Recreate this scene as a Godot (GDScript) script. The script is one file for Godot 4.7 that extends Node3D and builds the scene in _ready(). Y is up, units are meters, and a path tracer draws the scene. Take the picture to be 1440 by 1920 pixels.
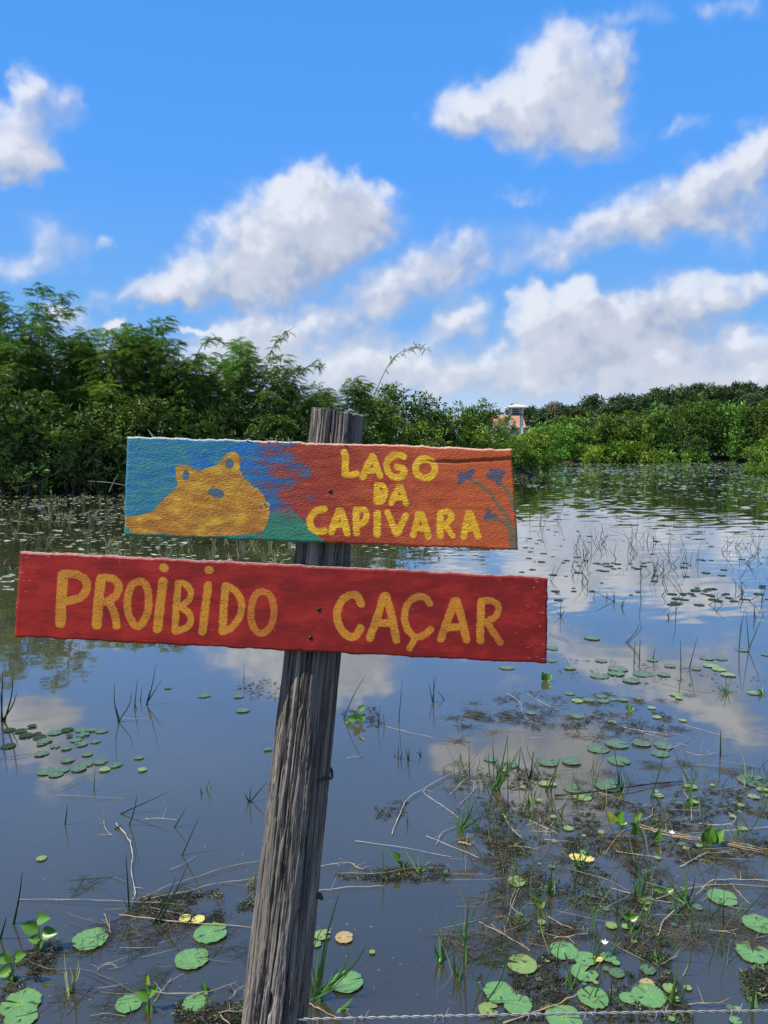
extends Node3D

# ---------- lens: 1440 x 1920 photograph, focal length in its pixels ----------
const F := 1397.0
const PITCH := 0.0872
const EYE := Vector3(0, 1.7, 0)
const EXPOSURE := 1.25
var rng := RandomNumberGenerator.new()
var taken := {}
var mats := {}
var nz := FastNoiseLite.new()

func ray(px: float, py: float) -> Vector3:
	var a: float = (960.0 - py) / F
	return Vector3((px - 720.0) / F, -sin(PITCH) + cos(PITCH) * a, -cos(PITCH) - sin(PITCH) * a)
func on_water(px: float, py: float, h: float = 0.0) -> Vector3:
	var r := ray(px, py)
	return EYE + r * ((h - EYE.y) / r.y)
func at_z(px: float, py: float, z: float) -> Vector3:
	var r := ray(px, py)
	return EYE + r * (z / r.z)
func rnd(a: float, b: float) -> float:
	return rng.randf_range(a, b)
func noise(freq: float, oct: int, sd: int, kind: int = FastNoiseLite.TYPE_SIMPLEX_SMOOTH) -> FastNoiseLite:
	var n := FastNoiseLite.new()
	n.noise_type = kind
	n.frequency = freq
	n.fractal_type = FastNoiseLite.FRACTAL_FBM if oct > 1 else FastNoiseLite.FRACTAL_NONE
	n.fractal_octaves = oct
	n.seed = sd
	return n
func lin(r: float, g: float, b: float) -> Color:   # linear base colour -> albedo_color
	return Color(r, g, b).linear_to_srgb()

# ---------- naming ----------
func numbered(s: String) -> String:
	if not taken.has(s):
		taken[s] = 0
		return s
	taken[s] += 1
	return "%s_%03d" % [s, taken[s]]
func tag(o: Node3D, label: String, category: String = "", group: String = "", kind: String = "") -> Node3D:
	o.set_meta("label", label)
	if category: o.set_meta("category", category)
	if group: o.set_meta("group", group)
	if kind: o.set_meta("kind", kind)
	return o
func thing(called: String, label: String, category: String, at: Vector3, group: String = "") -> Node3D:
	var o := Node3D.new()
	o.name = numbered(called)
	add_child(o, true)
	o.position = at
	tag(o, label, category, group)
	return o
func part(called: String, m: Mesh, mat: Material, parent: Node) -> MeshInstance3D:
	var o := MeshInstance3D.new()
	o.name = numbered(called) if parent == self else called
	o.mesh = m
	o.material_override = mat
	parent.add_child(o, true)
	return o
func swarm(called: String, m: Mesh, mat: Material, where: Array, tint: PackedColorArray, parent: Node) -> MultiMeshInstance3D:
	var mm := MultiMesh.new()
	mm.transform_format = MultiMesh.TRANSFORM_3D
	mm.use_colors = true
	mm.mesh = m
	mm.instance_count = where.size()
	for i in where.size():
		mm.set_instance_transform(i, where[i])
		mm.set_instance_color(i, tint[i])
	var o := MultiMeshInstance3D.new()
	o.name = numbered(called) if parent == self else called
	o.multimesh = mm
	o.material_override = mat
	parent.add_child(o, true)
	return o

# ---------- mesh builder ----------
class Build:
	var v := PackedVector3Array()
	var n := PackedVector3Array()
	var c := PackedColorArray()
	var uv := PackedVector2Array()
	var ix := PackedInt32Array()
	func vert(p: Vector3, col: Color = Color.WHITE, nn: Vector3 = Vector3.UP, t: Vector2 = Vector2.ZERO) -> int:
		v.append(p); c.append(col); n.append(nn); uv.append(t)
		return v.size() - 1
	func tri(a: int, b: int, d: int) -> void:
		ix.append(a); ix.append(b); ix.append(d)
	func quad(a: int, b: int, d: int, e: int) -> void:
		tri(a, b, d); tri(a, d, e)
	func tube(pts: Array, rad: Array, sides: int, col: Color = Color.WHITE, cap: bool = true) -> void:
		var side := Vector3.RIGHT
		var first := v.size()
		for i in pts.size():
			var d: Vector3 = (pts[mini(i + 1, pts.size() - 1)] - pts[maxi(i - 1, 0)]).normalized()
			if absf(d.dot(side)) > 0.9: side = Vector3.FORWARD if absf(d.z) < 0.8 else Vector3.UP
			side = (side - d * d.dot(side)).normalized()
			var up := d.cross(side)
			for k in sides:
				var a := TAU * k / sides
				var nn := side * cos(a) + up * sin(a)
				vert(pts[i] + nn * rad[i], col, nn)
		for i in pts.size() - 1:
			for k in sides:
				var a := first + i * sides + k
				var b := first + i * sides + (k + 1) % sides
				quad(a, a + sides, b + sides, b)
		if cap:
			for e in [0, pts.size() - 1]:
				var m := vert(pts[e], col, (pts[e] - pts[1 if e == 0 else e - 1]).normalized())
				for k in sides:
					var a: int = first + e * sides + k
					var b: int = first + e * sides + (k + 1) % sides
					if e == 0: tri(m, a, b)
					else: tri(m, b, a)
	func box(lo: Vector3, hi: Vector3, col: Color = Color.WHITE) -> void:
		for ax in 3:
			for s in 2:
				var q: Array = []
				for k in 4:
					var p := Vector3.ZERO
					p[ax] = hi[ax] if s else lo[ax]
					var u := (ax + 1) % 3
					var w := (ax + 2) % 3
					p[u] = hi[u] if (k == 1 or k == 2) else lo[u]
					p[w] = hi[w] if k >= 2 else lo[w]
					var nn := Vector3.ZERO
					nn[ax] = 1.0 if s else -1.0
					q.append(vert(p, col, nn))
				if s: quad(q[0], q[3], q[2], q[1])
				else: quad(q[0], q[1], q[2], q[3])
	# a folded tapering ribbon along points
	func ribbon(pts: Array, wid: Array, across: Vector3, fold: float, col: Color) -> void:
		var first := v.size()
		for i in pts.size():
			var d: Vector3 = (pts[mini(i + 1, pts.size() - 1)] - pts[maxi(i - 1, 0)]).normalized()
			var s := (across - d * d.dot(across)).normalized()
			var u := d.cross(s)
			vert(pts[i] - s * wid[i] + u * wid[i] * fold, col, (u + s * 0.3).normalized())
			vert(pts[i], col, u)
			vert(pts[i] + s * wid[i] + u * wid[i] * fold, col, (u - s * 0.3).normalized())
		for i in pts.size() - 1:
			var a := first + i * 3
			quad(a, a + 1, a + 4, a + 3)
			quad(a + 1, a + 2, a + 5, a + 4)
	func mesh(normals: bool = true, uvs: bool = false) -> ArrayMesh:
		var arr := []
		arr.resize(Mesh.ARRAY_MAX)
		arr[Mesh.ARRAY_VERTEX] = v
		if normals: arr[Mesh.ARRAY_NORMAL] = n
		arr[Mesh.ARRAY_COLOR] = c
		if uvs: arr[Mesh.ARRAY_TEX_UV] = uv
		arr[Mesh.ARRAY_INDEX] = ix
		var m := ArrayMesh.new()
		m.add_surface_from_arrays(Mesh.PRIMITIVE_TRIANGLES, arr)
		return m
	func smooth() -> void:   # normals from the faces
		for i in n.size(): n[i] = Vector3.ZERO
		for i in range(0, ix.size(), 3):
			var f := (v[ix[i + 2]] - v[ix[i]]).cross(v[ix[i + 1]] - v[ix[i]])
			n[ix[i]] += f; n[ix[i + 1]] += f; n[ix[i + 2]] += f
		for i in n.size(): n[i] = n[i].normalized() if n[i].length_squared() > 1e-24 else Vector3.UP
	func face(dir: Vector3) -> void:   # turn the faces so that most look that way
		smooth()
		var s := 0.0
		for q in n: s += q.dot(dir)
		if s < 0.0:
			for i in range(0, ix.size(), 3):
				var k := ix[i + 1]
				ix[i + 1] = ix[i + 2]
				ix[i + 2] = k
			for i in n.size(): n[i] = -n[i]
	func facet(q: Array, nn: Vector3, col: Color = Color.WHITE) -> void:   # a flat face seen from nn
		var f: Vector3 = (q[2] - q[0]).cross(q[1] - q[0])
		var w := q.duplicate()
		if f.dot(nn) < 0.0: w.reverse()
		var k := []
		for p in w: k.append(vert(p, col, nn))
		if k.size() == 3: tri(k[0], k[1], k[2])
		else: quad(k[0], k[1], k[2], k[3])

func mat(key: String, col: Color, rough: float, spec: float = 0.5, back: float = 0.0) -> StandardMaterial3D:
	if mats.has(key): return mats[key]
	var m := StandardMaterial3D.new()
	m.resource_name = key
	m.albedo_color = col
	m.roughness = rough
	m.metallic_specular = spec
	m.vertex_color_use_as_albedo = true
	if back > 0.0:
		m.backlight_enabled = true
		m.backlight = Color(back * 0.8, back, back * 0.3)
	mats[key] = m
	return m
func arc(pts: Array, steps: int) -> Array:   # smooth curve through points
	var out := []
	for i in pts.size() - 1:
		var p0: Vector3 = pts[maxi(i - 1, 0)]
		var p1: Vector3 = pts[i]
		var p2: Vector3 = pts[i + 1]
		var p3: Vector3 = pts[mini(i + 2, pts.size() - 1)]
		for k in steps:
			out.append(p1.cubic_interpolate(p2, p0, p3, float(k) / steps))
	out.append(pts[-1])
	return out

# =====================================================================
func _ready() -> void:
	rng.seed = 7
	var cam := Camera3D.new()
	cam.name = "camera"
	cam.fov = rad_to_deg(2.0 * atan(960.0 / F))
	cam.near = 0.05
	cam.far = 1500.0
	cam.position = EYE
	cam.rotation = Vector3(-PITCH, 0, 0)
	add_child(cam)
	cam.current = true
	var env := Environment.new()
	env.background_mode = Environment.BG_SKY
	env.tonemap_mode = Environment.TONE_MAPPER_LINEAR
	env.tonemap_exposure = EXPOSURE
	env.sdfgi_enabled = true
	env.ssao_enabled = true
	env.ssil_enabled = true
	var sky := Sky.new()
	var pano := PanoramaSkyMaterial.new()
	pano.panorama = ImageTexture.create_from_image(paint_sky())
	sky.sky_material = pano
	env.sky = sky
	env.sky_rotation = Vector3(0, PI, 0)
	env.background_energy_multiplier = 1.0 / EXPOSURE   # the sky's colours are given as the picture shows them
	var we := WorldEnvironment.new()
	we.name = "world_environment"
	we.environment = env
	add_child(we)
	var sun := DirectionalLight3D.new()
	sun.name = "sun"
	sun.light_energy = 1.6
	sun.light_color = Color(1.0, 0.96, 0.9)
	sun.light_angular_distance = 0.5
	sun.shadow_enabled = true
	var towards := Vector3(-0.50, 0.80, 0.20).normalized()
	sun.basis = Basis.looking_at(-towards, Vector3.UP)
	add_child(sun)

	make_ground()
	make_water()
	make_trees()
	make_tower()
	make_signpost()
	make_wire()
	make_pads()
	make_rushes()
	make_stems()
	make_leafy_plants()
	make_weed()

# ---------- sky: air and clouds on the whole sphere ----------
func pano_xy(px: float, py: float, w: float) -> Vector2:
	var r := ray(px, py).normalized()
	return Vector2((atan2(r.x, -r.z) / TAU + 0.5) * w, (0.5 - asin(r.y) / PI) * w * 0.5)
func air(el: float) -> Color:   # what is seen, linear
	var hor := Color(0.38, 0.60, 0.86)
	var low := Color(0.185, 0.45, 0.90)
	var mid := Color(0.105, 0.375, 0.97)
	var high := Color(0.080, 0.335, 0.90)
	var top := Color(0.050, 0.22, 0.70)
	if el < 9.0: return hor.lerp(low, smoothstep(0.0, 9.0, el))
	if el < 19.0: return low.lerp(mid, (el - 9.0) / 10.0)
	if el < 30.0: return mid.lerp(high, (el - 19.0) / 11.0)
	return high.lerp(top, smoothstep(30.0, 90.0, el))
func paint_sky() -> Image:
	var w := 1024
	var h := 512
	var n1 := noise(1.0, 5, 11)
	var im := Image.create(w, h, false, Image.FORMAT_RGBF)
	for y in h:
		var el := 90.0 - (y + 0.5) * 180.0 / h
		if el < -2.0:
			break
		var sky := air(maxf(el, 0.0))
		var ce := cos(deg_to_rad(el))
		var se := sin(deg_to_rad(el))
		for x in w:
			var az := ((x + 0.5) / w - 0.5) * TAU
			var q := Vector2(sin(az), -cos(az)) * ce / (maxf(se, 0.0) + 0.22) * 0.85
			var d := n1.get_noise_2d(q.x + 3.1, q.y + 7.7)
			var a := smoothstep(0.02, 0.30, d) * 0.95
			var lit := clampf(0.55 + 1.6 * (d - n1.get_noise_2d(q.x + 3.1 - 0.10, q.y + 7.7 + 0.04)), 0.0, 1.0)
			var cl := Color(0.42, 0.46, 0.56).lerp(Color(0.80, 0.81, 0.88), lit)
			im.set_pixel(x, y, sky.lerp(cl, a))
	var low := Color(0.10, 0.12, 0.10)
	im.fill_rect(Rect2i(0, h / 2 + 6, w, h / 2 - 6), low)
	im.resize(4096, 2048, Image.INTERPOLATE_CUBIC)
	# the part of the sky in the photograph, finer, with its own clouds
	var W := 4096.0
	var x0 := 2048 - 400
	var x1 := 2048 + 400
	var y0 := 1024 - 460
	var y1 := 1028
	var rw := x1 - x0
	var rh := y1 - y0
	var dens := PackedFloat32Array()
	dens.resize(rw * rh)
	var bright := PackedFloat32Array()
	bright.resize(rw * rh)
	# x, y, half width, half height, turn in degrees, weight, brightness
	var puffs := [
		[575, 355, 60, 46, 0, 1.0, .2], [545, 395, 95, 60, 0, 1.0, .1], [640, 400, 95, 55, 0, 1.0, 0], [490, 450, 105, 58, 0, 1.0, .1], [430, 500, 125, 46, -12, .8, 0], [340, 535, 110, 30, -8, .8, 0],
		[560, 490, 115, 50, -20, .75, -.12], [670, 380, 62, 40, 20, .9, -.05], [240, 560, 70, 16, 0, .5, 0], [620, 460, 80, 45, -40, .8, -.15], [450, 545, 150, 24, 0, .6, -.2],
		[1050, 115, 75, 62, 0, 1.0, .15], [1145, 125, 38, 62, 10, .95, -.05], [900, 195, 80, 42, -10, .9, .05], [985, 195, 95, 56, -10, 1.0, .15], [1080, 205, 85, 66, 0, .85, -.08], [1110, 265, 70, 40, 0, .6, -.12], [845, 225, 45, 32, 0, .65, 0], [1000, 270, 60, 34, 0, .5, -.1],
		[30, 245, 70, 62, 0, .78, .02], [85, 185, 55, 42, 30, .55, 0], [50, 300, 50, 34, 0, .75, .05], [45, 160, 26, 36, -20, .6, 0], [125, 180, 26, 26, 0, .45, 0], [0, 290, 60, 40, 0, .9, 0],
		[1300, 350, 130, 42, -26, .64, -.05], [1400, 300, 90, 46, -28, .76, .05], [1180, 400, 120, 42, -22, .65, -.1], [1060, 450, 110, 38, -18, .55, -.1], [1380, 405, 60, 50, -30, .7, -.15], [1270, 400, 110, 40, -20, .6, -.15], [1440, 260, 40, 40, 0, .6, 0],
		[870, 465, 90, 42, -20, .62, -.05], [760, 515, 110, 44, -15, .6, -.1], [690, 570, 110, 38, -10, .6, -.1], [640, 600, 60, 26, 0, .5, -.1], [830, 520, 90, 34, -20, .45, -.1],
		[1000, 570, 42, 36, 0, 1.0, .3], [1085, 545, 34, 24, 10, .95, .35], [1010, 620, 60, 50, 0, 1.0, .12], [1080, 620, 110, 62, 0, 1.0, -.05], [1180, 590, 140, 55, -10, .85, -.05], [1290, 560, 120, 40, -14, .78, 0], [1375, 550, 70, 26, -14, .7, .05],
		[1060, 685, 190, 46, 0, .82, -.08], [1220, 655, 150, 46, -8, .78, -.22], [880, 700, 190, 36, 0, .66, -.05], [1340, 690, 190, 40, 0, .66, -.08], [1410, 645, 70, 36, -10, .8, 0], [1150, 720, 300, 34, 0, .6, .08], [760, 700, 120, 40, 0, .75, 0], [1160, 690, 40, 20, 0, .8, .3], [1240, 668, 22, 12, 0, .8, .3], [1420, 695, 50, 16, 0, .8, .3],
		[490, 625, 95, 46, 0, .95, .05], [440, 665, 90, 38, 0, .8, 0], [650, 695, 70, 40, 0, .9, .1], [560, 690, 120, 40, 0, .6, 0], [120, 590, 46, 26, 0, .7, 0], [208, 605, 26, 14, 0, 1.0, .35], [60, 495, 90, 26, -10, .5, -.05], [105, 445, 56, 40, 20, .45, 0], [200, 460, 24, 16, 0, .4, 0],
		[850, 605, 66, 36, -25, .8, .05], [690, 640, 80, 26, 0, .5, 0], [1275, 236, 42, 18, -15, .45, .1], [980, 365, 40, 14, 15, .3, .1], [365, 617, 50, 8, 0, .8, .1], [1200, 15, 50, 22, 0, .35, .1], [1130, 30, 40, 14, 0, .2, .1], [1370, 8, 60, 18, 0, .35, .1], [300, 690, 120, 40, 0, .5, 0], [100, 680, 160, 50, 0, .5, 0],
	]
	for p in puffs:
		var cxy := pano_xy(p[0], p[1], W)
		var t := deg_to_rad(p[4])
		var ea := pano_xy(p[0] + cos(t) * p[2], p[1] + sin(t) * p[2], W) - cxy
		var eb := pano_xy(p[0] - sin(t) * p[3], p[1] + cos(t) * p[3], W) - cxy
		ea *= 1.72
		eb *= 1.72
		var det := ea.x * eb.y - ea.y * eb.x
		var reach_x := absf(ea.x) + absf(eb.x)
		var reach_y := absf(ea.y) + absf(eb.y)
		for yy in range(maxi(y0, int(cxy.y - reach_y)), mini(y1, int(cxy.y + reach_y) + 1)):
			for xx in range(maxi(x0, int(cxy.x - reach_x)), mini(x1, int(cxy.x + reach_x) + 1)):
				var dx := xx - cxy.x
				var dy := yy - cxy.y
				var u := (dx * eb.y - dy * eb.x) / det
				var s := (dy * ea.x - dx * ea.y) / det
				var r2 := u * u + s * s
				if r2 < 1.0:
					var k := (1.0 - r2) * (1.0 - r2) * float(p[5])
					var at := (yy - y0) * rw + xx - x0
					dens[at] = 1.0 - (1.0 - dens[at]) * (1.0 - k)
					bright[at] = bright[at] + k * float(p[6])
	var na := noise(0.030, 4, 21)
	var nb := noise(0.030, 4, 22)
	var nc := noise(0.020, 6, 23)
	var nd := noise(0.055, 4, 24)
	for yy in range(y0, y1):
		var el := 90.0 - (yy + 0.5) * 180.0 / 2048.0
		var sky := air(maxf(el, 0.0))
		var haze := 0.62 * smoothstep(10.0, 0.0, el)
		for xx in range(x0, x1):
			# faded into the wide sky at the edges
			var edge := smoothstep(0.0, 50.0, minf(xx - x0, x1 - 1 - xx)) * smoothstep(0.0, 50.0, yy - y0)
			var wx := na.get_noise_2d(xx, yy)
			var wy := nb.get_noise_2d(xx, yy)
			var sx := clampi(int(xx - x0 + wx * 13.0), 0, rw - 1)
			var sy := clampi(int(yy - y0 + wy * 10.0), 0, rh - 1)
			var d := dens[sy * rw + sx]
			var c := sky
			if d > 0.01:
				var f := nc.get_noise_2d(xx, yy * 1.15)
				var fine := nd.get_noise_2d(xx, yy)
				var dd := d * 1.02 + f * 0.42 * minf(1.0, d * 2.0) + fine * 0.09 * minf(1.0, d * 2.0)
				var a := smoothstep(0.0, 0.98, dd)
				var lx := clampi(sx - 8, 0, rw - 1)
				var ly := clampi(sy - 12, 0, rh - 1)
				var sh := d - dens[ly * rw + lx]
				var lit := clampf(0.47 + 0.95 * sh + 0.46 * f + 0.20 * fine + bright[sy * rw + sx] * 0.9, 0.0, 1.0)
				lit = lerpf(lit, 0.62, smoothstep(0.6, 0.1, dd) * 0.6)
				var cl := Color(0.42, 0.47, 0.59).lerp(Color(0.60, 0.64, 0.75), smoothstep(0.0, 0.5, lit)).lerp(Color(0.82, 0.85, 0.93), smoothstep(0.5, 1.0, lit))
				c = sky.lerp(cl, a * 0.94)
			c = c.lerp(Color(0.72, 0.78, 0.88), haze * 0.85)
			if edge < 1.0:
				c = im.get_pixel(xx, yy).lerp(c, edge)
			im.set_pixel(xx, yy, c)
	return im

# ---------- the ground: one sheet, bank, lake bed, far shores and hills ----------
const SHORE := [[-400, 30], [-60, 26], [-30, 24.5], [-14, 27.3], [-9, 28.8], [-3, 33], [3, 38], [8.3, 42], [9.4, 45], [10.2, 60], [11.5, 78], [17, 81], [30, 83], [40, 82], [50, 74], [80, 66], [400, 60]]
func shore(x: float) -> float:
	for i in SHORE.size() - 1:
		if x < SHORE[i + 1][0]:
			return lerpf(SHORE[i][1], SHORE[i + 1][1], clampf((x - SHORE[i][0]) / (SHORE[i + 1][0] - SHORE[i][0]), 0, 1))
	return 60.0
func ground_h(x: float, z: float) -> float:
	var h := 0.0
	if z > -1.95: h = lerpf(-0.03, 0.13, smoothstep(-1.95, -1.5, z))
	elif z > -2.7: h = lerpf(-0.15, -0.03, (z + 2.7) / 0.75)
	else: h = lerpf(-0.55, -0.15, smoothstep(-9.0, -2.7, z))
	h += nz.get_noise_2d(x * 1.7, z * 1.7) * 0.035 + nz.get_noise_2d(x * 9.0, z * 9.0) * 0.012
	var dist := -z - shore(x)
	if dist > -3.0:
		h = maxf(h, clampf(dist * 0.22, -0.55, 0.7))
	var far := -z
	if far > 90.0:
		h += smoothstep(88.0, 200.0, far) * clampf(x / far * 26.0 + 0.6, 0.5, 14.0)
	return h
func make_ground() -> void:
	nz = noise(1.0, 3, 5)
	var xs := [-900.0, -500.0, -300.0, -200.0, -140.0, -100.0, -75.0, -60.0]
	for i in 46: xs.append(-48.0 + i * 1.0)
	for i in 81: xs.append(-2.0 + i * 0.05)
	for i in 46: xs.append(3.0 + i * 1.2)
	xs.append_array([60.0, 68.0, 78.0, 90.0, 105.0, 125.0, 150.0, 180.0, 220.0, 300.0, 500.0, 900.0])
	var zs := [60.0, 20.0, 8.0, 4.0, 2.0, 0.0, -1.0, -1.3]
	for i in 60: zs.append(-1.45 - i * 0.045)
	var z := -4.3
	while z > -130.0:
		zs.append(z)
		z -= 0.2 + (-z - 4.3) * 0.018
	zs.append_array([-140.0, -155.0, -170.0, -185.0, -200.0, -230.0, -280.0, -400.0, -900.0])
	var b := Build.new()
	for zz in zs:
		for xx in xs:
			var h := ground_h(xx, zz)
			var k := nz.get_noise_2d(xx * 2.3 + 40.0, zz * 2.3) * 0.5 + 0.5
			var k2 := nz.get_noise_2d(xx * 7.0, zz * 7.0 + 30.0) * 0.5 + 0.5
			var mud := Color(0.050, 0.042, 0.030).lerp(Color(0.17, 0.145, 0.105), clampf(k * 0.5 + k2 * 0.9 - 0.2, 0, 1))
			if zz < -20.0 and h > 0.05: mud = Color(0.055, 0.075, 0.03).lerp(Color(0.09, 0.08, 0.05), k)
			b.vert(Vector3(xx, h, zz), mud)
	var nx := xs.size()
	for j in zs.size() - 1:
		for i in nx - 1:
			var a := j * nx + i
			b.quad(a, a + 1, a + nx + 1, a + nx)
	b.face(Vector3.UP)
	var g := part("ground", b.mesh(), mat("mud", Color.WHITE, 0.9, 0.3), self)
	tag(g, "muddy ground of the bank, lake bed and far shore", "", "", "structure")

func make_water() -> void:
	var xs := [-300.0, -160.0, -90.0, -60.0]
	var x := -45.0
	while x < 60.0:
		xs.append(x)
		x += 0.10 + absf(x) * 0.02
	xs.append_array([62.0, 90.0, 160.0, 300.0])
	var zs := []
	var z := 1.5
	z = -1.55
	while z > -100.0:
		zs.append(z)
		z -= 0.05 + (-z) * 0.0085
	zs.append(-105.0)
	var n1 := noise(1.0, 3, 31)
	var n2 := noise(0.11, 2, 32)
	var b := Build.new()
	for zz in zs:
		for xx in xs:
			var far: float = -zz
			var patch: float = n2.get_noise_2d(xx * 0.8, zz * 1.6) * 0.5 + 0.5
			var amp := lerpf(0.0007, 0.0024, smoothstep(4.0, 18.0, far)) * (0.3 + 1.4 * patch)
			amp += 0.05 * exp(-pow((far - 58.0 + (xx - 12.0) * 0.4) / 3.5, 2.0)) * smoothstep(9.0, 11.0, xx) * smoothstep(24.0, 16.0, xx)
			var sx: float = xx * 1.1
			var sz: float = zz * 2.6
			var h0 := n1.get_noise_2d(sx, sz)
			var dx := (n1.get_noise_2d(sx + 0.06, sz) - h0) / 0.06 * 1.1
			var dz := (n1.get_noise_2d(sx, sz + 0.06) - h0) / 0.06 * 2.6
			var reflect_lift := lerpf(1.35, 2.1, smoothstep(2.2, 4.6, far)) * lerpf(1.0, 0.55, smoothstep(8.0, 20.0, far)) * (1.0 + 0.25 * n2.get_noise_2d(xx * 4.0, zz * 4.0))   # murk lightened at mid distance in place of missing sky reflection
			b.vert(Vector3(xx, h0 * amp * 0.4, zz), Color(reflect_lift, reflect_lift, reflect_lift) / 2.15, Vector3(-dx * amp, 1.0, -dz * amp).normalized())
	var nx := xs.size()
	for j in zs.size() - 1:
		for i in nx - 1:
			var a := j * nx + i
			b.quad(a, a + nx, a + nx + 1, a + 1)
	var m := StandardMaterial3D.new()
	m.resource_name = "lake water"
	m.vertex_color_use_as_albedo = true
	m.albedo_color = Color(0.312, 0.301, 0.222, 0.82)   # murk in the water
	m.transparency = BaseMaterial3D.TRANSPARENCY_ALPHA
	m.roughness = 0.02
	m.metallic_specular = 0.69
	m.clearcoat_enabled = true
	m.clearcoat = 1.0
	m.clearcoat_roughness = 0.01
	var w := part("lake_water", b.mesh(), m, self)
	tag(w, "still murky lake water mirroring sky, clouds and trees", "", "", "structure")

# ---------- trees ----------
func leaf_fan(b: Build, p: Vector3, dir: Vector3, up: Vector3, l: float, w: float) -> void:
	var s := dir.cross(up).normalized()
	var u := s.cross(dir).normalized()
	var a := b.vert(p)
	var t := b.vert(p + dir * l - u * l * 0.12)
	var m1 := b.vert(p + dir * l * 0.42 + s * w + u * w * 0.35)
	var m2 := b.vert(p + dir * l * 0.42 - s * w + u * w * 0.35)
	b.tri(a, m1, t)
	b.tri(a, t, m2)
func unit() -> Vector3:
	var z := rnd(-1, 1)
	var a := rnd(0, TAU)
	var r := sqrt(1.0 - z * z)
	return Vector3(r * cos(a), z, r * sin(a))
func spray_bamboo() -> ArrayMesh:   # drooping twig with narrow leaves, along +x, one metre long
	var b := Build.new()
	var n := 24
	for i in n:
		var t := 0.1 + 0.9 * i / n
		var p := Vector3(t * 0.75, -0.30 * t * t, 0)
		for s in [-1.0, 1.0]:
			if rng.randf() < 0.18: continue
			var d := Vector3(rnd(0.35, 0.9), rnd(-0.95, -0.05), s * rnd(0.2, 0.9)).normalized()
			leaf_fan(b, p + Vector3(0, rnd(-0.03, 0.03), 0), d, Vector3(rnd(-0.3, 0.3), 1, rnd(-0.3, 0.3)).normalized(), rnd(0.14, 0.27), rnd(0.010, 0.018))
	var tw := []
	for i in 4: tw.append(Vector3(i * 0.25, -0.30 * i * i / 9.0, 0))
	b.tube(tw, [0.005, 0.004, 0.003, 0.002], 3, Color(0.7, 0.8, 0.5), false)
	return b.mesh(false)
func spray_broad(count: int, r: float, l: float, w: float) -> ArrayMesh:   # a tuft of broad leaves that look up and out
	var b := Build.new()
	for i in count:
		var o := unit()
		o.y = absf(o.y) * 0.8 - 0.15
		var d := (o + unit() * 0.5 + Vector3(0, -0.15, 0)).normalized()
		leaf_fan(b, o * r * rnd(0.15, 1.0), d, (Vector3.UP + unit() * 0.5).normalized(), l * rnd(0.7, 1.2), w * rnd(0.8, 1.2))
	return b.mesh(false)
var bamboo_sprays := []
var broad_sprays := []
var fine_sprays := []
func aim(dir: Vector3, roll: float) -> Basis:   # +x towards dir, +y as far up as it goes
	var x := dir.normalized()
	var z := x.cross(Vector3.UP)
	if z.length() < 0.05: z = Vector3.FORWARD
	z = z.normalized()
	var bs := Basis(x, z.cross(x), z)
	return bs * Basis(Vector3.RIGHT, roll)
func tone(pal: Array) -> Color:
	var a: Color = pal[rng.randi() % pal.size()]
	var k := rnd(0.75, 1.25)
	return Color(a.r * k * rnd(0.9, 1.1), a.g * k, a.b * k)
func kind_of(pal: Array) -> Array:   # each plant has greens of its own
	var k := rnd(0.72, 1.28)
	var warm := rnd(0.85, 1.25)
	return pal.map(func(q): return Color(q.r * k * warm, q.g * k, q.b * k * rnd(0.8, 1.2)))
const BAMBOO_GREENS := [Color(0.165, 0.264, 0.052), Color(0.204, 0.314, 0.059), Color(0.135, 0.225, 0.052), Color(0.292, 0.352, 0.088)]
const DARK_GREENS := [Color(0.064, 0.127, 0.029), Color(0.081, 0.151, 0.032), Color(0.058, 0.108, 0.030), Color(0.111, 0.180, 0.037)]
const MID_GREENS := [Color(0.116, 0.221, 0.034), Color(0.144, 0.259, 0.038), Color(0.090, 0.178, 0.034)]
const LIGHT_GREENS := [Color(0.149, 0.271, 0.032), Color(0.178, 0.300, 0.040), Color(0.119, 0.232, 0.032)]
const FAR_GREENS := [Color(0.053, 0.095, 0.035), Color(0.065, 0.112, 0.037), Color(0.046, 0.082, 0.036)]

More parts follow.
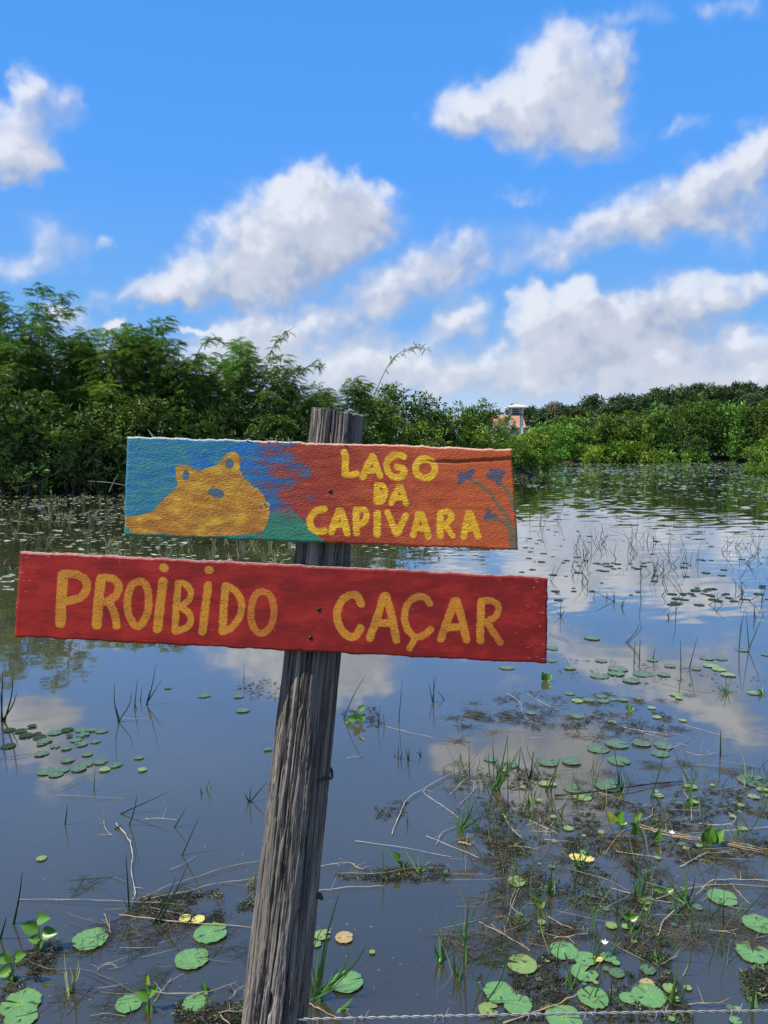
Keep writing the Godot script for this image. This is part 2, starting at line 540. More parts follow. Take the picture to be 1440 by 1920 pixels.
func place(px: float, top: float, dist: float) -> Array:   # ground point and height of a tree seen there
	var r := ray(px, top)
	var t := dist / -r.z
	var p := EYE + r * t
	var g := ground_h(p.x, p.z)
	return [Vector3(p.x, g, p.z), p.y - g, t]
func bamboo(px: float, top: float, width: float, dist: float, label: String, culms: int, sprays: int) -> void:
	var pl := place(px, top, dist)
	var H: float = pl[1]
	var R: float = width * 0.5 / F * float(pl[2])
	var t := thing("bamboo_clump", label, "bamboo", pl[0], "bamboo clumps on the far bank")
	var own := kind_of(BAMBOO_GREENS)
	var b := Build.new()
	var where := []
	var tint := PackedColorArray()
	for i in culms:
		var a := rnd(0, TAU)
		var lean := sqrt(rng.randf())
		var h := H * rnd(0.62, 1.0) * (1.0 - 0.42 * lean * lean)
		if i <= 6:   # the tallest culms, nodding at the tip
			h = H * (rnd(0.96, 1.03) if i < 2 else rnd(0.80, 1.0))
			lean *= 0.55
		var out := Vector3(cos(a), 0, sin(a))
		var base := out * rnd(0.0, 0.35) * R * 0.6
		var pts := []
		var rad := []
		var top_y := h / 0.96
		for k in 13:
			var u := k / 12.0
			pts.append(base + out * R * (lean * pow(u, 2.1) * 1.05 + (0.30 * pow(u, 7.0) if i <= 6 else 0.0)) + Vector3(0, top_y * (u - 0.05 * pow(u, 6.0) - 0.10 * lean * pow(u, 4.0)), 0) + Vector3(sin(u * 5.0 + i) * 0.05, 0, cos(u * 4.0 + i) * 0.05))
			rad.append(lerpf(0.035, 0.005, u))
		b.tube(pts, rad, 5, Color(0.10, 0.13, 0.04).lerp(Color(0.16, 0.15, 0.07), rng.randf()), false)
		for k in sprays:
			var u := sqrt(rnd(0.012, 1.0))
			var f := u * 12.0
			var p: Vector3 = pts[int(minf(f, 11))].lerp(pts[int(minf(f, 11)) + 1], f - int(minf(f, 11)))
			var sa := rnd(0, TAU)
			var side := Vector3(cos(sa), 0, sin(sa))
			var reach := rnd(0.0, 0.7) * (1.25 - u)
			var dir := (side + out * 0.4 + Vector3(0, lerpf(0.15, 0.55, u) * rnd(-0.3, 1.0), 0)).normalized()
			var sc := rnd(0.5, 0.95) * lerpf(0.85, 0.72, u)
			where.append(Transform3D(aim(dir, rnd(-0.5, 0.5)).scaled_local(Vector3.ONE * sc), p + side * reach + Vector3(0, rnd(-0.1, 0.15), 0)))
			tint.append(tone(own))
	part("culms", b.mesh(), mat("culm", Color.WHITE, 0.5), t).set_meta("kind", "stuff")
	var half := where.size() / 2
	for k in 2:
		swarm("crown", bamboo_sprays[k], mat("bamboo leaf", Color.WHITE, 0.6, 0.25, 0.8), where.slice(k * half, (k + 1) * half), tint.slice(k * half, (k + 1) * half), t).set_meta("kind", "stuff")
func tree(called: String, category: String, group: String, px: float, top: float, width: float, dist: float, label: String, pal: Array, meshes: Array, per: float, size: float, low: float = 0.25, lumps: int = 12, trunks: int = 3) -> void:
	var pl := place(px, top, dist)
	var H: float = pl[1]
	var R: float = width * 0.5 / F * float(pl[2])
	var t := thing(called, label, category, pl[0], group)
	var b := Build.new()
	var where := []
	var tint := PackedColorArray()
	var bottom := H * low * 0.4
	var cy := (H + bottom) * 0.5
	var hy := (H - bottom) * 0.5
	var own := kind_of(pal)
	var balls := [[Vector3(0, H - minf(R, hy) * 0.5, 0), minf(R, hy) * 0.52]]
	for i in lumps:
		var o := unit()
		var br := minf(R, hy) * rnd(0.34, 0.6)
		var c := Vector3(o.x * (R - br * 0.6), cy + o.y * (hy - br), o.z * (R - br * 0.6))
		balls.append([c, br])
	for i in (int(lumps * 0.4) if low < 0.2 else 0):   # skirts that hang to the ground or water
		var an := rnd(0, TAU)
		var br := minf(R, hy) * rnd(0.28, 0.45)
		balls.append([Vector3(cos(an) * (R - br * 0.5), br * 0.55, sin(an) * (R - br * 0.5)), br])
	var bark := Color(0.11, 0.09, 0.065)
	for i in trunks:
		var a := rnd(0, TAU)
		var foot := Vector3(cos(a), 0, sin(a)) * R * rnd(0.05, 0.4)
		var goal: Vector3 = balls[rng.randi() % balls.size()][0]
		var mid := foot.lerp(goal, 0.5) + Vector3(rnd(-0.2, 0.2), H * 0.1, rnd(-0.2, 0.2)) * R * 0.3
		b = Build.new()
		b.tube(arc([foot + Vector3(0, -0.5, 0), foot + Vector3(0, H * 0.12, 0), mid, goal], 4), [0.085, 0.083, 0.08, 0.078, 0.075, 0.07, 0.068, 0.062, 0.058, 0.05, 0.045, 0.04, 0.03].map(func(q): return q * clampf(H / 6.0, 0.3, 2.0)), 6, bark, false)
		part("trunk", b.mesh(), mat("bark", Color.WHITE, 0.9, 0.2), t)
	for q in balls:
		var br: float = q[1]
		var n := int(per * br * br * 12.0 / (size * size)) + 6
		for k in n:
			var o := unit()
			var p: Vector3 = q[0] + o * br * pow(rng.randf(), 0.28) * rnd(0.85, 1.12)
			if p.y < 0.02: continue
			where.append(Transform3D(Basis(Vector3.UP, rnd(0, TAU)).rotated(Vector3(o.z, 0, -o.x).normalized() if absf(o.y) < 0.98 else Vector3.RIGHT, -acos(clampf(o.y, -0.6, 1.0)) * 0.55).scaled_local(Vector3.ONE * size * rnd(0.7, 1.25)), p))
			tint.append(tone(own))
	var cnt := where.size()
	var order := range(cnt)
	var per_mesh := int(ceil(float(cnt) / meshes.size()))
	for k in meshes.size():
		var wsub := []
		var tsub := PackedColorArray()
		for i in range(k, cnt, meshes.size()):
			wsub.append(where[i])
			tsub.append(tint[i])
		swarm("crown", meshes[k], mat("tree leaf", Color.WHITE, 0.5, 0.32, 0.6), wsub, tsub, t).set_meta("kind", "stuff")
func palm(px: float, top: float, dist: float, label: String, dead: bool) -> void:
	var pl := place(px, top, dist)
	var H: float = pl[1]
	var t := thing("palm_tree", label, "palm", pl[0], "")
	var b := Build.new()
	b.tube([Vector3(0, -0.5, 0), Vector3(0.1, H * 0.5, 0), Vector3(0, H - 1.6, 0)], [0.2, 0.16, 0.13], 7, Color(0.14, 0.12, 0.10), false)
	part("trunk", b.mesh(), mat("bark", Color.WHITE, 0.9, 0.2), t)
	for i in 16:
		var f := Build.new()
		var a := TAU * i / 16.0 + rnd(-0.2, 0.2)
		var out := Vector3(cos(a), 0, sin(a))
		var up := rnd(0.2, 1.3)
		var L := rnd(2.2, 3.2)
		var col := Color(0.20, 0.17, 0.13) if dead else Color(0.06, 0.11, 0.03)
		for k in 12:
			var u := k / 11.0
			var droop := (1.6 if dead else 0.9)
			var p := out * L * u * (0.55 if dead else 0.85) + Vector3(0, L * (up * u - droop * u * u), 0) + Vector3(0, H - 1.6, 0)
			for s in [-1.0, 1.0]:
				var sd: Vector3 = out.cross(Vector3.UP) * s
				leaf_fan(f, p, (out * 0.5 + sd + Vector3(0, -0.5, 0)).normalized(), Vector3.UP, 0.75 * (1.1 - u * 0.6), 0.05)
		for q in f.c.size(): f.c[q] = col
		part("frond", f.mesh(false), mat("palm frond", Color.WHITE, 0.5, 0.5, 0.3), t).set_meta("kind", "stuff")
func make_trees() -> void:
	rng.seed = 101
	for i in 2: bamboo_sprays.append(spray_bamboo())
	for i in 2: broad_sprays.append(spray_broad(15, 0.24, 0.20, 0.042))
	for i in 2: fine_sprays.append(spray_broad(26, 0.26, 0.13, 0.020))
	var th := "trees and shrubs of the near thicket"
	# bamboo, west to east: x, top, width, distance, label
	for a in [
		[-60, 530, 230, 31, "tall bamboo clump cut off by the edge of the photo", 26], [35, 522, 200, 29.6, "tallest bamboo clump, dense plume above the west end of the thicket", 30],
		[110, 600, 150, 30.5, "bamboo clump in the dip just east of the tallest plume", 24], [165, 622, 130, 31, "feathery bamboo clump below the small bright white cloud", 22],
		[215, 606, 140, 30.2, "bright bushy bamboo clump behind the corner of the blue board", 24], [275, 588, 140, 31, "pointed bamboo clump second highest of the thicket", 26],
		[335, 640, 130, 30.4, "rounded bamboo clump sloping down beside the pointed one", 22], [395, 690, 100, 32, "low bamboo clump in the gap of sky above the painted ears", 18],
		[440, 630, 86, 32.6, "slim upright bamboo clump standing apart against white cloud", 16], [515, 664, 130, 33, "loose bamboo clump with arching wisps above the blue paint", 20],
		[575, 712, 110, 34, "small bamboo clump nearest the post top", 16], [645, 708, 120, 36, "thin airy bamboo clump just behind the post top", 12],
	]:
		bamboo(a[0], a[1], a[2], a[3], a[4], a[5], 135)
	# single arching culms against the sky
	for a in [[[690, 770], [720, 700], [745, 665], [775, 652], [803, 654], 38, "lone arching bamboo culm leaning over the thicket, tip against cloud"], [[480, 740], [500, 690], [512, 650], [528, 630], [553, 612], 33, "thin bare bamboo culm rising from the loose clump"], [[540, 740], [555, 705], [572, 690], [588, 684], [604, 690], 33.5, "drooping bamboo culm curling toward the post top"], [[350, 720], [368, 668], [384, 642], [398, 636], [414, 640], 31, "curling bamboo culm over the gap of sky"]]:
		var dist: float = a[5]
		var pts := []
		for k in 5: pts.append(at_z(a[k][0], a[k][1], -dist))
		pts = arc(pts, 5)
		var b := Build.new()
		var rad := []
		var where := []
		var tint := PackedColorArray()
		for k in pts.size(): rad.append(lerpf(0.025, 0.006, float(k) / pts.size()))
		var o := thing("bamboo_culm", a[6], "bamboo", pts[0], "bamboo clumps on the far bank")
		var loc := pts.map(func(p): return p - pts[0])
		b.tube(loc, rad, 4, Color(0.10, 0.13, 0.05), false)
		part("stem", b.mesh(), mat("culm", Color.WHITE, 0.5), o)
		for k in 34:
			var u := rnd(0.25, 1.0) * (loc.size() - 1.01)
			var p: Vector3 = loc[int(u)].lerp(loc[int(u) + 1], u - int(u))
			where.append(Transform3D(aim(Vector3(rnd(-0.6, 1.0), rnd(-0.4, 0.6), rnd(-0.7, 0.7)), 0).scaled_local(Vector3.ONE * rnd(0.3, 0.6)), p))
			tint.append(tone(BAMBOO_GREENS))
		swarm("leaves", bamboo_sprays[0], mat("bamboo leaf", Color.WHITE, 0.6, 0.25, 0.8), where, tint, o).set_meta("kind", "stuff")
	# dark shrubs along the waterline of the near thicket
	for a in [
		[-30, 700, 200, 27.0, "dark leafy shrub at the water beyond the photo's west edge"], [55, 730, 190, 27.2, "dark shrub over the water under the tallest bamboo"], [140, 770, 150, 27.6, "dark hanging shrub with bare twigs at the waterline"],
		[205, 735, 150, 28.2, "dark shrub touching the water beside the blue board's end"], [280, 740, 150, 28.8, "dark shrub just above the top edge of the blue paint"], [350, 735, 150, 30, "glossy dark shrub above the painted capybara's brow"],
		[425, 745, 150, 30.6, "dense dark shrub above the tall painted ear"], [500, 740, 140, 31.4, "mid green shrub above the blue and red paint border"], [565, 760, 120, 32.4, "leafy shrub beside the post top, on its west"],
		[640, 770, 130, 34.5, "leafy shrub hidden by the post top"],
	]:
		tree("shrub", "shrub", th, a[0], a[1], a[2], a[3], a[4], DARK_GREENS, broad_sprays, 1.5, 1.15, 0.1, 13, 4)
	for a in [
		[690, 742, 110, 37.5, "round bushy tree directly east of the post top", 0], [735, 714, 120, 39.5, "tallest broadleaf tree of the thicket, dark crown above the lettering", 0], [795, 738, 110, 40, "spreading tree above the word for lake, twigs on top", 0],
		[850, 758, 110, 41, "glossy mid green tree above the upper board", 1], [905, 750, 100, 42.6, "bushy tree hiding the orange roof", 1], [720, 775, 120, 36.5, "low glossy shrub above the upper board's lettering", 1],
		[800, 785, 110, 38.5, "low mid green shrub in the middle of the upper board's top edge", 1], [880, 795, 110, 40.5, "low bright shrub near the upper board's east end", 2], [940, 800, 90, 42.4, "fine leafed grey green shrub below the white tower", 3],
		[995, 806, 80, 45, "bright green shrub on the point beside the upper board's end", 2], [985, 838, 70, 43.5, "low bright green shrub dipping into water at the point", 2], [1025, 795, 70, 62, "pale green sapling at the back of the inlet", 2], [946, 776, 50, 92, "round dark tree before the orange roof", 1], [972, 811, 52, 90, "leafy tree hiding the foot of the white tower", 1],
	]:
		var pal: Array = [DARK_GREENS, MID_GREENS, LIGHT_GREENS, MID_GREENS][a[5]]
		tree("broadleaf_tree" if a[5] == 0 else "shrub", "tree" if a[5] == 0 else "shrub", th, a[0], a[1], a[2], a[3], a[4], pal, fine_sprays if a[5] == 3 else broad_sprays, 1.4, 1.1, 0.1, 13, 4)
	var fs := "trees along the far shore"
	var k := 0
	for a in [[1045, 792, 100, 84], [1085, 775, 120, 86], [1130, 762, 140, 87], [1180, 768, 130, 85.5], [1225, 758, 140, 87], [1275, 752, 140, 86], [1325, 748, 140, 85], [1375, 752, 140, 84], [1425, 750, 140, 83], [1480, 745, 140, 82]]:
		k += 1
		tree("mangrove_tree", "tree", fs, a[0], a[1] + rnd(-9, 7), a[2], a[3], "broad glossy tree of the far shore wall, %s from the inlet" % ["first", "second", "third", "fourth", "fifth", "sixth", "seventh", "eighth", "ninth", "tenth"][k - 1], MID_GREENS if k % 3 else DARK_GREENS, broad_sprays, 1.15, 2.0, 0.03, 22, 6)
	k = 0
	for a in [[1040, 838, 60, 81.5], [1098, 835, 70, 81], [1150, 826, 66, 81.5], [1196, 830, 66, 81], [1245, 846, 50, 81.5], [1300, 852, 50, 82]]:
		k += 1
		tree("shrub", "shrub", "bright shrubs at the far waterline", a[0], a[1], a[2], a[3], "sunlit yellow green shrub at the far waterline, %s from the inlet" % ["first", "second", "third", "fourth", "fifth", "sixth"][k - 1], LIGHT_GREENS, broad_sprays, 1.3, 1.7, 0.05, 10, 3)
	tree("shrub", "shrub", "", 1440, 822, 74, 49, "light green shrub standing in water at the photo's east edge", LIGHT_GREENS, broad_sprays, 1.3, 1.1, 0.05, 12, 4)
	tree("shrub", "shrub", "", 1425, 868, 60, 47, "low sprawling shrub in front of the east edge shrub", LIGHT_GREENS, broad_sprays, 1.3, 1.0, 0.05, 8, 2)
	# forest on the hill behind
	var words := ["first", "second", "third", "fourth", "fifth", "sixth", "seventh", "eighth", "ninth", "tenth", "eleventh", "twelfth", "thirteenth", "fourteenth", "fifteenth", "sixteenth", "seventeenth", "eighteenth", "nineteenth", "twentieth"]
	for row in 2:
		var i := 0
		var px := 930.0 if row == 0 else 960.0
		while px < 1500.0:
			var sil: float = lerpf(766, 752, clampf((px - 940.0) / 120.0, 0, 1)) if px < 1060 else lerpf(752, 722, clampf((px - 1060.0) / 260.0, 0, 1))
			tree("hill_tree", "tree", "forest on the hill", px, sil + rnd(-9, 9) + (13 if row else 2), rnd(40, 92), 200.0 - row * 45.0, "dark rounded tree of the %s hill row, %s from the tower" % [["skyline", "lower"][row], words[i]], FAR_GREENS, broad_sprays, 0.9, 4.2, 0.2, 11, 2)
			px += 30.0 if row == 0 else 36.0
			i += 1
	palm(1408, 722, 120, "green palm with drooping fronds on the wooded hill", false)
	palm(1041, 741, 130, "grey withered palm on the skyline east of the tower", true)
	# fallen bare branches at the thicket's foot
	k = 0
	for a in [[[165, 902], [205, 905], [245, 912]], [[20, 916], [70, 905], [120, 878]], [[205, 922], [214, 902], [222, 890]]]:
		var pts := arc(a.map(func(p): return at_z(p[0], p[1], -26.2)), 4)
		var b := Build.new()
		b.tube(pts.map(func(p): return p - pts[0]), range(pts.size()).map(func(i): return lerpf(0.020, 0.007, float(i) / pts.size())), 5, Color(0.22, 0.20, 0.17), true)
		var o := part("bare_branch", b.mesh(), mat("dead wood", Color.WHITE, 0.8, 0.3), self)
		o.position = pts[0]
		tag(o, ["pale bare branch lying over the water beside the blue board", "long grey branch slanting up under the tallest bamboo", "short bare twig upright at the dark waterline"][k], "branch")
		k += 1

func make_tower() -> void:
	# open lookout with a water tank, beyond the trees
	var D := 112.0
	var s := D / F
	var base := at_z(967, 806, -D)
	var o := thing("water_tower", "white open water tower with hipped roof above the treetops", "tower", Vector3(base.x, 0, base.z))
	var white := mat("white plaster", lin(0.72, 0.70, 0.66), 0.7)
	var y0 := base.y - 4.0
	var y1: float = at_z(967, 765, -D).y
	var hw := 9.5 * s
	for i in 4:
		var b := Build.new()
		var x := hw * (-1.0 if i % 2 == 0 else 1.0) * 1.1
		var z := hw * (-1.0 if i < 2 else 1.0)
		b.box(Vector3(x - 0.11, y0, z - 0.11), Vector3(x + 0.11, y1, z + 0.11))
		part("post", b.mesh(), white, o)
	var roof := Build.new()
	var top := Vector3(0, at_z(967, 757.5, -D).y, 0)
	var ew := 19.5 * s
	var ey: float = at_z(967, 763, -D).y
	var corners := [Vector3(-ew, ey, -ew), Vector3(ew, ey, -ew), Vector3(ew, ey, ew), Vector3(-ew, ey, ew)]
	for i in 4:
		var a: Vector3 = corners[i]
		var c: Vector3 = corners[(i + 1) % 4]
		var down := Vector3(0, -0.16, 0)
		roof.facet([a, c, top], (top - a).cross(c - a).normalized())
		roof.facet([a, c, c + down, a + down], (a + c).normalized() * Vector3(1, 0, 1))
	roof.facet(corners.map(func(q): return q - Vector3(0, 0.16, 0)), Vector3.DOWN)
	part("roof", roof.mesh(), white, o)
	var fin := Build.new()
	fin.tube([top - Vector3(0, .05, 0), top + Vector3(0, 0.3, 0)], [0.07, 0.03], 6)
	part("finial", fin.mesh(), white, o)
	var yd: float = at_z(967, 777, -D).y
	var deck := Build.new()
	deck.box(Vector3(-hw * 1.3, yd - 0.15, -hw * 1.2), Vector3(hw * 1.3, yd, hw * 1.2))
	part("deck", deck.mesh(), mat("weathered timber", lin(0.16, 0.14, 0.12), 0.8), o)
	var tank := Build.new()
	tank.tube([Vector3(-0.1, yd + 0.003, 0), Vector3(-0.1, yd + 0.75, 0)], [0.5, 0.5], 14)
	part("tank", tank.mesh(), mat("blue grey tank", lin(0.06, 0.08, 0.12), 0.5), o)
	for k in 3:
		for side in 2:
			var r := Build.new()
			var y := yd + 0.22 + k * 0.26
			if side == 0: r.box(Vector3(-hw * 1.1 + 0.115, y, hw - 0.03), Vector3(hw * 1.1 - 0.115, y + 0.06, hw + 0.03))
			else: r.box(Vector3(hw * 1.1 - 0.03, y, -hw + 0.115), Vector3(hw * 1.1 + 0.03, y + 0.06, hw - 0.115))
			part("rail", r.mesh(), white, o)
	var h := thing("house", "house with orange tiled roof and white wall below the tower", "house", Vector3(base.x, 0, base.z - 4.5))
	var wall := Build.new()
	var D2 := D + 4.5
	var xl: float = at_z(932, 800, -D2).x - base.x
	var xr: float = at_z(981, 800, -D2).x - base.x
	var yw: float = at_z(967, 801, -D2).y
	wall.box(Vector3(xl, 0, -6.0), Vector3(xr, yw, 0.0))
	part("wall", wall.mesh(), white, h)
	var tiles := mat("orange roof tile", Color.WHITE, 0.8)
	var yr: float = at_z(967, 778, -D2 - 3.0).y
	for side in 2:   # rows of tiles, each with its own edge
		var rows := 9
		for k in rows:
			var u0 := float(k) / rows
			var u1 := float(k + 1) / rows
			var b := Build.new()
			var col := Color(0.40, 0.19, 0.11).lerp(Color(0.50, 0.28, 0.18), rng.randf())
			var e0 := Vector3(0, lerpf(yw - 0.1, yr, u0), lerpf(0.45, -3.0, u0) if side == 0 else lerpf(-6.45, -3.0, u0))
			var e1 := Vector3(0, lerpf(yw - 0.1, yr, u1) + 0.03, lerpf(0.45, -3.0, u1) if side == 0 else lerpf(-6.45, -3.0, u1))
			var a0 := Vector3(xl - 0.4, e0.y + 0.07, e0.z)
			var a1 := Vector3(xr + 0.4, e0.y + 0.07, e0.z)
			var a2 := Vector3(xr + 0.4, e1.y, e1.z)
			var a3 := Vector3(xl - 0.4, e1.y, e1.z)
			var nn := (a3 - a0).cross(a1 - a0).normalized() * (1.0 if side == 1 else 1.0)
			if nn.y < 0: nn = -nn
			b.facet([a0, a1, a2, a3], nn, col)
			var d := Vector3(0, -0.07, 0)
			var nf := Vector3(0, 0, 1.0 if side == 0 else -1.0)
			b.facet([a0, a1, a1 + d, a0 + d], nf, col)
			part("roof_tile_row", b.mesh(), tiles, h)
	for x in [xl, xr]:
		var gable := Build.new()
		gable.facet([Vector3(x, yw, 0), Vector3(x, yw, -6.0), Vector3(x, yr - 0.06, -3.0)], Vector3(1 if x == xr else -1, 0, 0))
		part("gable", gable.mesh(), white, h)

# ---------- the signpost ----------
func noise_bytes(w: int, h: int, squeeze_x: float, squeeze_y: float, freq: float, oct: int, sd: int) -> PackedByteArray:
	var n := noise(freq, oct, sd)
	var im := n.get_image(maxi(4, int(w / squeeze_x)), maxi(4, int(h / squeeze_y)))
	im.resize(w, h, Image.INTERPOLATE_CUBIC)
	return im.get_data()
class Canvas:   # one coat of paint: how much of it lies on each texel
	var w: int
	var h: int
	var cov: PackedFloat32Array
	var rough: PackedByteArray
	func _init(ww: int, hh: int, edge: PackedByteArray) -> void:
		w = ww
		h = hh
		rough = edge
		cov.resize(w * h)
	func stroke(pts: Array, r: float, soft: float, amount: float = 1.0) -> void:
		for i in pts.size() - 1:
			var a: Vector2 = pts[i]
			var b: Vector2 = pts[i + 1]
			var ab := b - a
			var len2 := maxf(ab.length_squared(), 0.001)
			var m := r + soft + 4.0
			for y in range(maxi(0, int(minf(a.y, b.y) - m)), mini(h, int(maxf(a.y, b.y) + m) + 1)):
				for x in range(maxi(0, int(minf(a.x, b.x) - m)), mini(w, int(maxf(a.x, b.x) + m) + 1)):
					var p := Vector2(x, y)
					var t := clampf((p - a).dot(ab) / len2, 0.0, 1.0)
					var d := p.distance_to(a + ab * t) + (float(rough[y * w + x]) / 255.0 - 0.5) * 4.6
					var k := clampf((r - d) / soft + 0.5, 0.0, 1.0) * amount
					if k > cov[y * w + x]: cov[y * w + x] = k
	func fill(poly: PackedVector2Array, soft: float) -> void:
		var lo := poly[0]
		var hi := poly[0]
		for p in poly:
			lo = lo.min(p)
			hi = hi.max(p)
		for y in range(maxi(0, int(lo.y) - 4), mini(h, int(hi.y) + 4)):
			for x in range(maxi(0, int(lo.x) - 4), mini(w, int(hi.x) + 4)):
				var k := (float(rough[y * w + x]) / 255.0 - 0.5) * 12.0
				if Geometry2D.is_point_in_polygon(Vector2(x + k, y - k * 0.6), poly): cov[y * w + x] = 1.0
func curve(pts: Array, steps: int = 6) -> Array:
	var out := []
	for i in pts.size() - 1:
		var p0: Vector2 = pts[maxi(i - 1, 0)]
		var p3: Vector2 = pts[mini(i + 2, pts.size() - 1)]
		for k in steps: out.append(pts[i].cubic_interpolate(pts[i + 1], p0, p3, float(k) / steps))
	out.append(pts[-1])
	return out
func ring(c: Vector2, rx: float, ry: float, tilt: float = 0.0) -> Array:
	var out := []
	for i in 25:
		var a := TAU * i / 24.0
		out.append(c + Vector2(cos(a) * rx, sin(a) * ry).rotated(tilt))
	return out
# corners of the boards in the photograph: top left, top right, bottom right, bottom left
const UPPER := [Vector2(238, 818), Vector2(960, 842), Vector2(972, 1032), Vector2(232, 1004)]
const LOWER := [Vector2(37, 1035), Vector2(1027, 1083), Vector2(1026, 1245), Vector2(26, 1194)]
func on_board(q: Array, p: Vector2, size: Vector2) -> Vector2:   # where a point of the photograph lies on the board's own surface
	var u := 0.5
	var v := 0.5
	for i in 4:
		var top: Vector2 = q[0].lerp(q[1], u)
		var bot: Vector2 = q[3].lerp(q[2], u)
		v = (p.y - top.y) / (bot.y - top.y)
		var l: Vector2 = q[0].lerp(q[3], v)
		var r: Vector2 = q[1].lerp(q[2], v)
		u = (p.x - l.x) / (r.x - l.x)
	return Vector2(u, v) * size
func letters(can: Canvas, q: Array, origin: Vector2, scale: float, list: Array) -> void:
	var k := Vector2(can.w, can.h)
	for s in list:
		var pts: Array = s[1]
		if s.size() > 2 and s[2] > 0: pts = curve(pts)
		var out := []
		for p in pts: out.append(on_board(q, origin + p / scale, k))
		can.stroke(out, float(s[0]) / scale * 2.0, 4.0, s[3] if s.size() > 3 else 1.0)
func P(a: Array) -> Array:
	var out := []
	for i in range(0, a.size(), 2): out.append(Vector2(a[i], a[i + 1]))
	return out
func srgb(r: float, g: float, b: float) -> Color:
	return Color(r / 255.0, g / 255.0, b / 255.0)

func paint_upper() -> Array:
	var w := 1480
	var h := 384
	var size := Vector2(w, h)
	var edge := noise_bytes(w, h, 1, 1, 0.05, 4, 41)
	var yellow := Canvas.new(w, h, edge)
	var o2 := Vector2(600, 800)
	letters(yellow, UPPER, o2, 3.6, [
		[25, P([162, 172, 172, 205, 168, 320])], [21, P([165, 322, 205, 326, 245, 316])],
		[23, P([352, 205, 320, 262, 288, 338])], [23, P([356, 200, 380, 260, 405, 330])], [20, P([325, 300, 390, 292])],
		[23, P([565, 200, 510, 190, 462, 225, 450, 280, 480, 330, 530, 342, 565, 318, 562, 285, 520, 268]), 1],
		[24, ring(Vector2(710, 281), 66, 64)],
		[22, P([384, 395, 382, 505])], [18, P([380, 392, 425, 398, 442, 450, 420, 502, 384, 508]), 1], [14, P([410, 440, 412, 480])],
		[20, P([532, 408, 505, 455, 480, 515])], [20, P([545, 408, 562, 455, 580, 518])], [18, P([505, 485, 568, 478])],
		[24, P([28, 556, -28, 572, -68, 622, -58, 680, -15, 708, 30, 702]), 1],
		[24, P([128, 568, 100, 640, 76, 710])], [24, P([142, 568, 165, 640, 182, 718])], [20, P([100, 665, 165, 660])],
		[24, P([244, 562, 242, 640, 246, 715])], [22, P([242, 566, 300, 562, 314, 608, 285, 652, 246, 655]), 1],
		[25, P([386, 585, 385, 725])],
		[22, P([455, 578, 485, 650, 515, 722])], [23, P([578, 600, 550, 660, 520, 720])],
		[22, P([664, 588, 648, 660, 626, 732])], [23, P([684, 590, 710, 660, 732, 738])], [20, P([645, 685, 715, 690])],
		[23, P([812, 590, 808, 660, 812, 735])], [21, P([814, 582, 868, 574, 888, 618, 842, 660]), 1], [20, P([838, 655, 895, 736])],
		[23, P([1004, 582, 985, 660, 968, 745])], [23, P([1010, 582, 1040, 655, 1065, 735])], [20, P([982, 692, 1050, 682])],
	])
	var animal := Canvas.new(w, h, edge)
	var poly := PackedVector2Array()
	for p in P([48, 606, 150, 596, 240, 570, 300, 500, 380, 430, 408, 392, 394, 340, 392, 270, 420, 254, 470, 262, 530, 292, 565, 296, 620, 273, 675, 258, 710, 210, 748, 172, 790, 168, 820, 200, 826, 300, 860, 350, 920, 400, 980, 448, 1000, 490, 1027, 530, 1027, 580, 1015, 640, 990, 700, 900, 722, 640, 742, 460, 738, 300, 722, 100, 722, 80, 690, 48, 660]):
		poly.append(on_board(UPPER, Vector2(220, 800) + p / 3.6, size))
	animal.fill(poly, 2.0)
	var dark := Canvas.new(w, h, edge)   # eye, ears, nostrils
	for e in [[668, 447, 48, 22, 0.25, 9], [462, 325, 14, 26, 0.15, 10], [756, 248, 18, 26, 0.0, 11]]:
		var pts := []
		for k in 3:
			for p in ring(Vector2(e[0], e[1]), e[2] * (1.0 - k * 0.35), e[3] * (1.0 - k * 0.35), e[4]): pts.append(on_board(UPPER, Vector2(220, 800) + p / 3.6, size))
		dark.stroke(pts, float(e[5]) / 3.6 * 2.0, 3.0)
	for p in [[965, 535], [992, 522], [1000, 530]]:
		dark.stroke([on_board(UPPER, Vector2(220, 800) + Vector2(p[0], p[1]) / 3.6, size), on_board(UPPER, Vector2(220, 800) + Vector2(p[0] + 6, p[1] + 10) / 3.6, size)], 4.0, 3.0)
	var ink := Canvas.new(w, h, edge)    # blue flowers
	letters(ink, UPPER, o2, 3.6, [[26, P([950, 330, 1000, 335])], [18, P([940, 375, 1010, 310])], [16, P([1000, 345, 1030, 300])], [24, P([1170, 335, 1210, 330])], [20, P([1160, 300, 1235, 310])], [18, P([1200, 380, 1215, 330])], [17, P([1135, 330, 1160, 350])], [20, P([1135, 590, 1150, 610])], [15, P([1120, 620, 1140, 565])], [12, P([1150, 600, 1185, 600])]])
	var stem := Canvas.new(w, h, edge)
	letters(stem, UPPER, o2, 3.6, [[13, P([1025, 362, 1085, 400, 1140, 440, 1185, 505, 1225, 560, 1265, 610, 1290, 690, 1305, 790]), 1], [12, P([1215, 380, 1260, 430, 1290, 490, 1310, 560]), 1], [13, P([1140, 622, 1200, 628, 1250, 655, 1285, 710, 1300, 800]), 1], [22, P([1315, 690, 1318, 830])], [18, P([1290, 740, 1300, 830])]])
	var fine := noise_bytes(w, h, 5, 1, 0.26, 3, 42)
	var wrinkle := noise_bytes(w, h, 2.4, 1, 0.13, 4, 43)
	var blot := noise_bytes(w, h, 1.6, 1, 0.014, 4, 44)
	var blot2 := noise_bytes(w, h, 2.5, 1, 0.022, 4, 45)
	var im := Image.create(w, h, false, Image.FORMAT_RGB8)
	var hm := PackedFloat32Array()
	hm.resize(w * h)
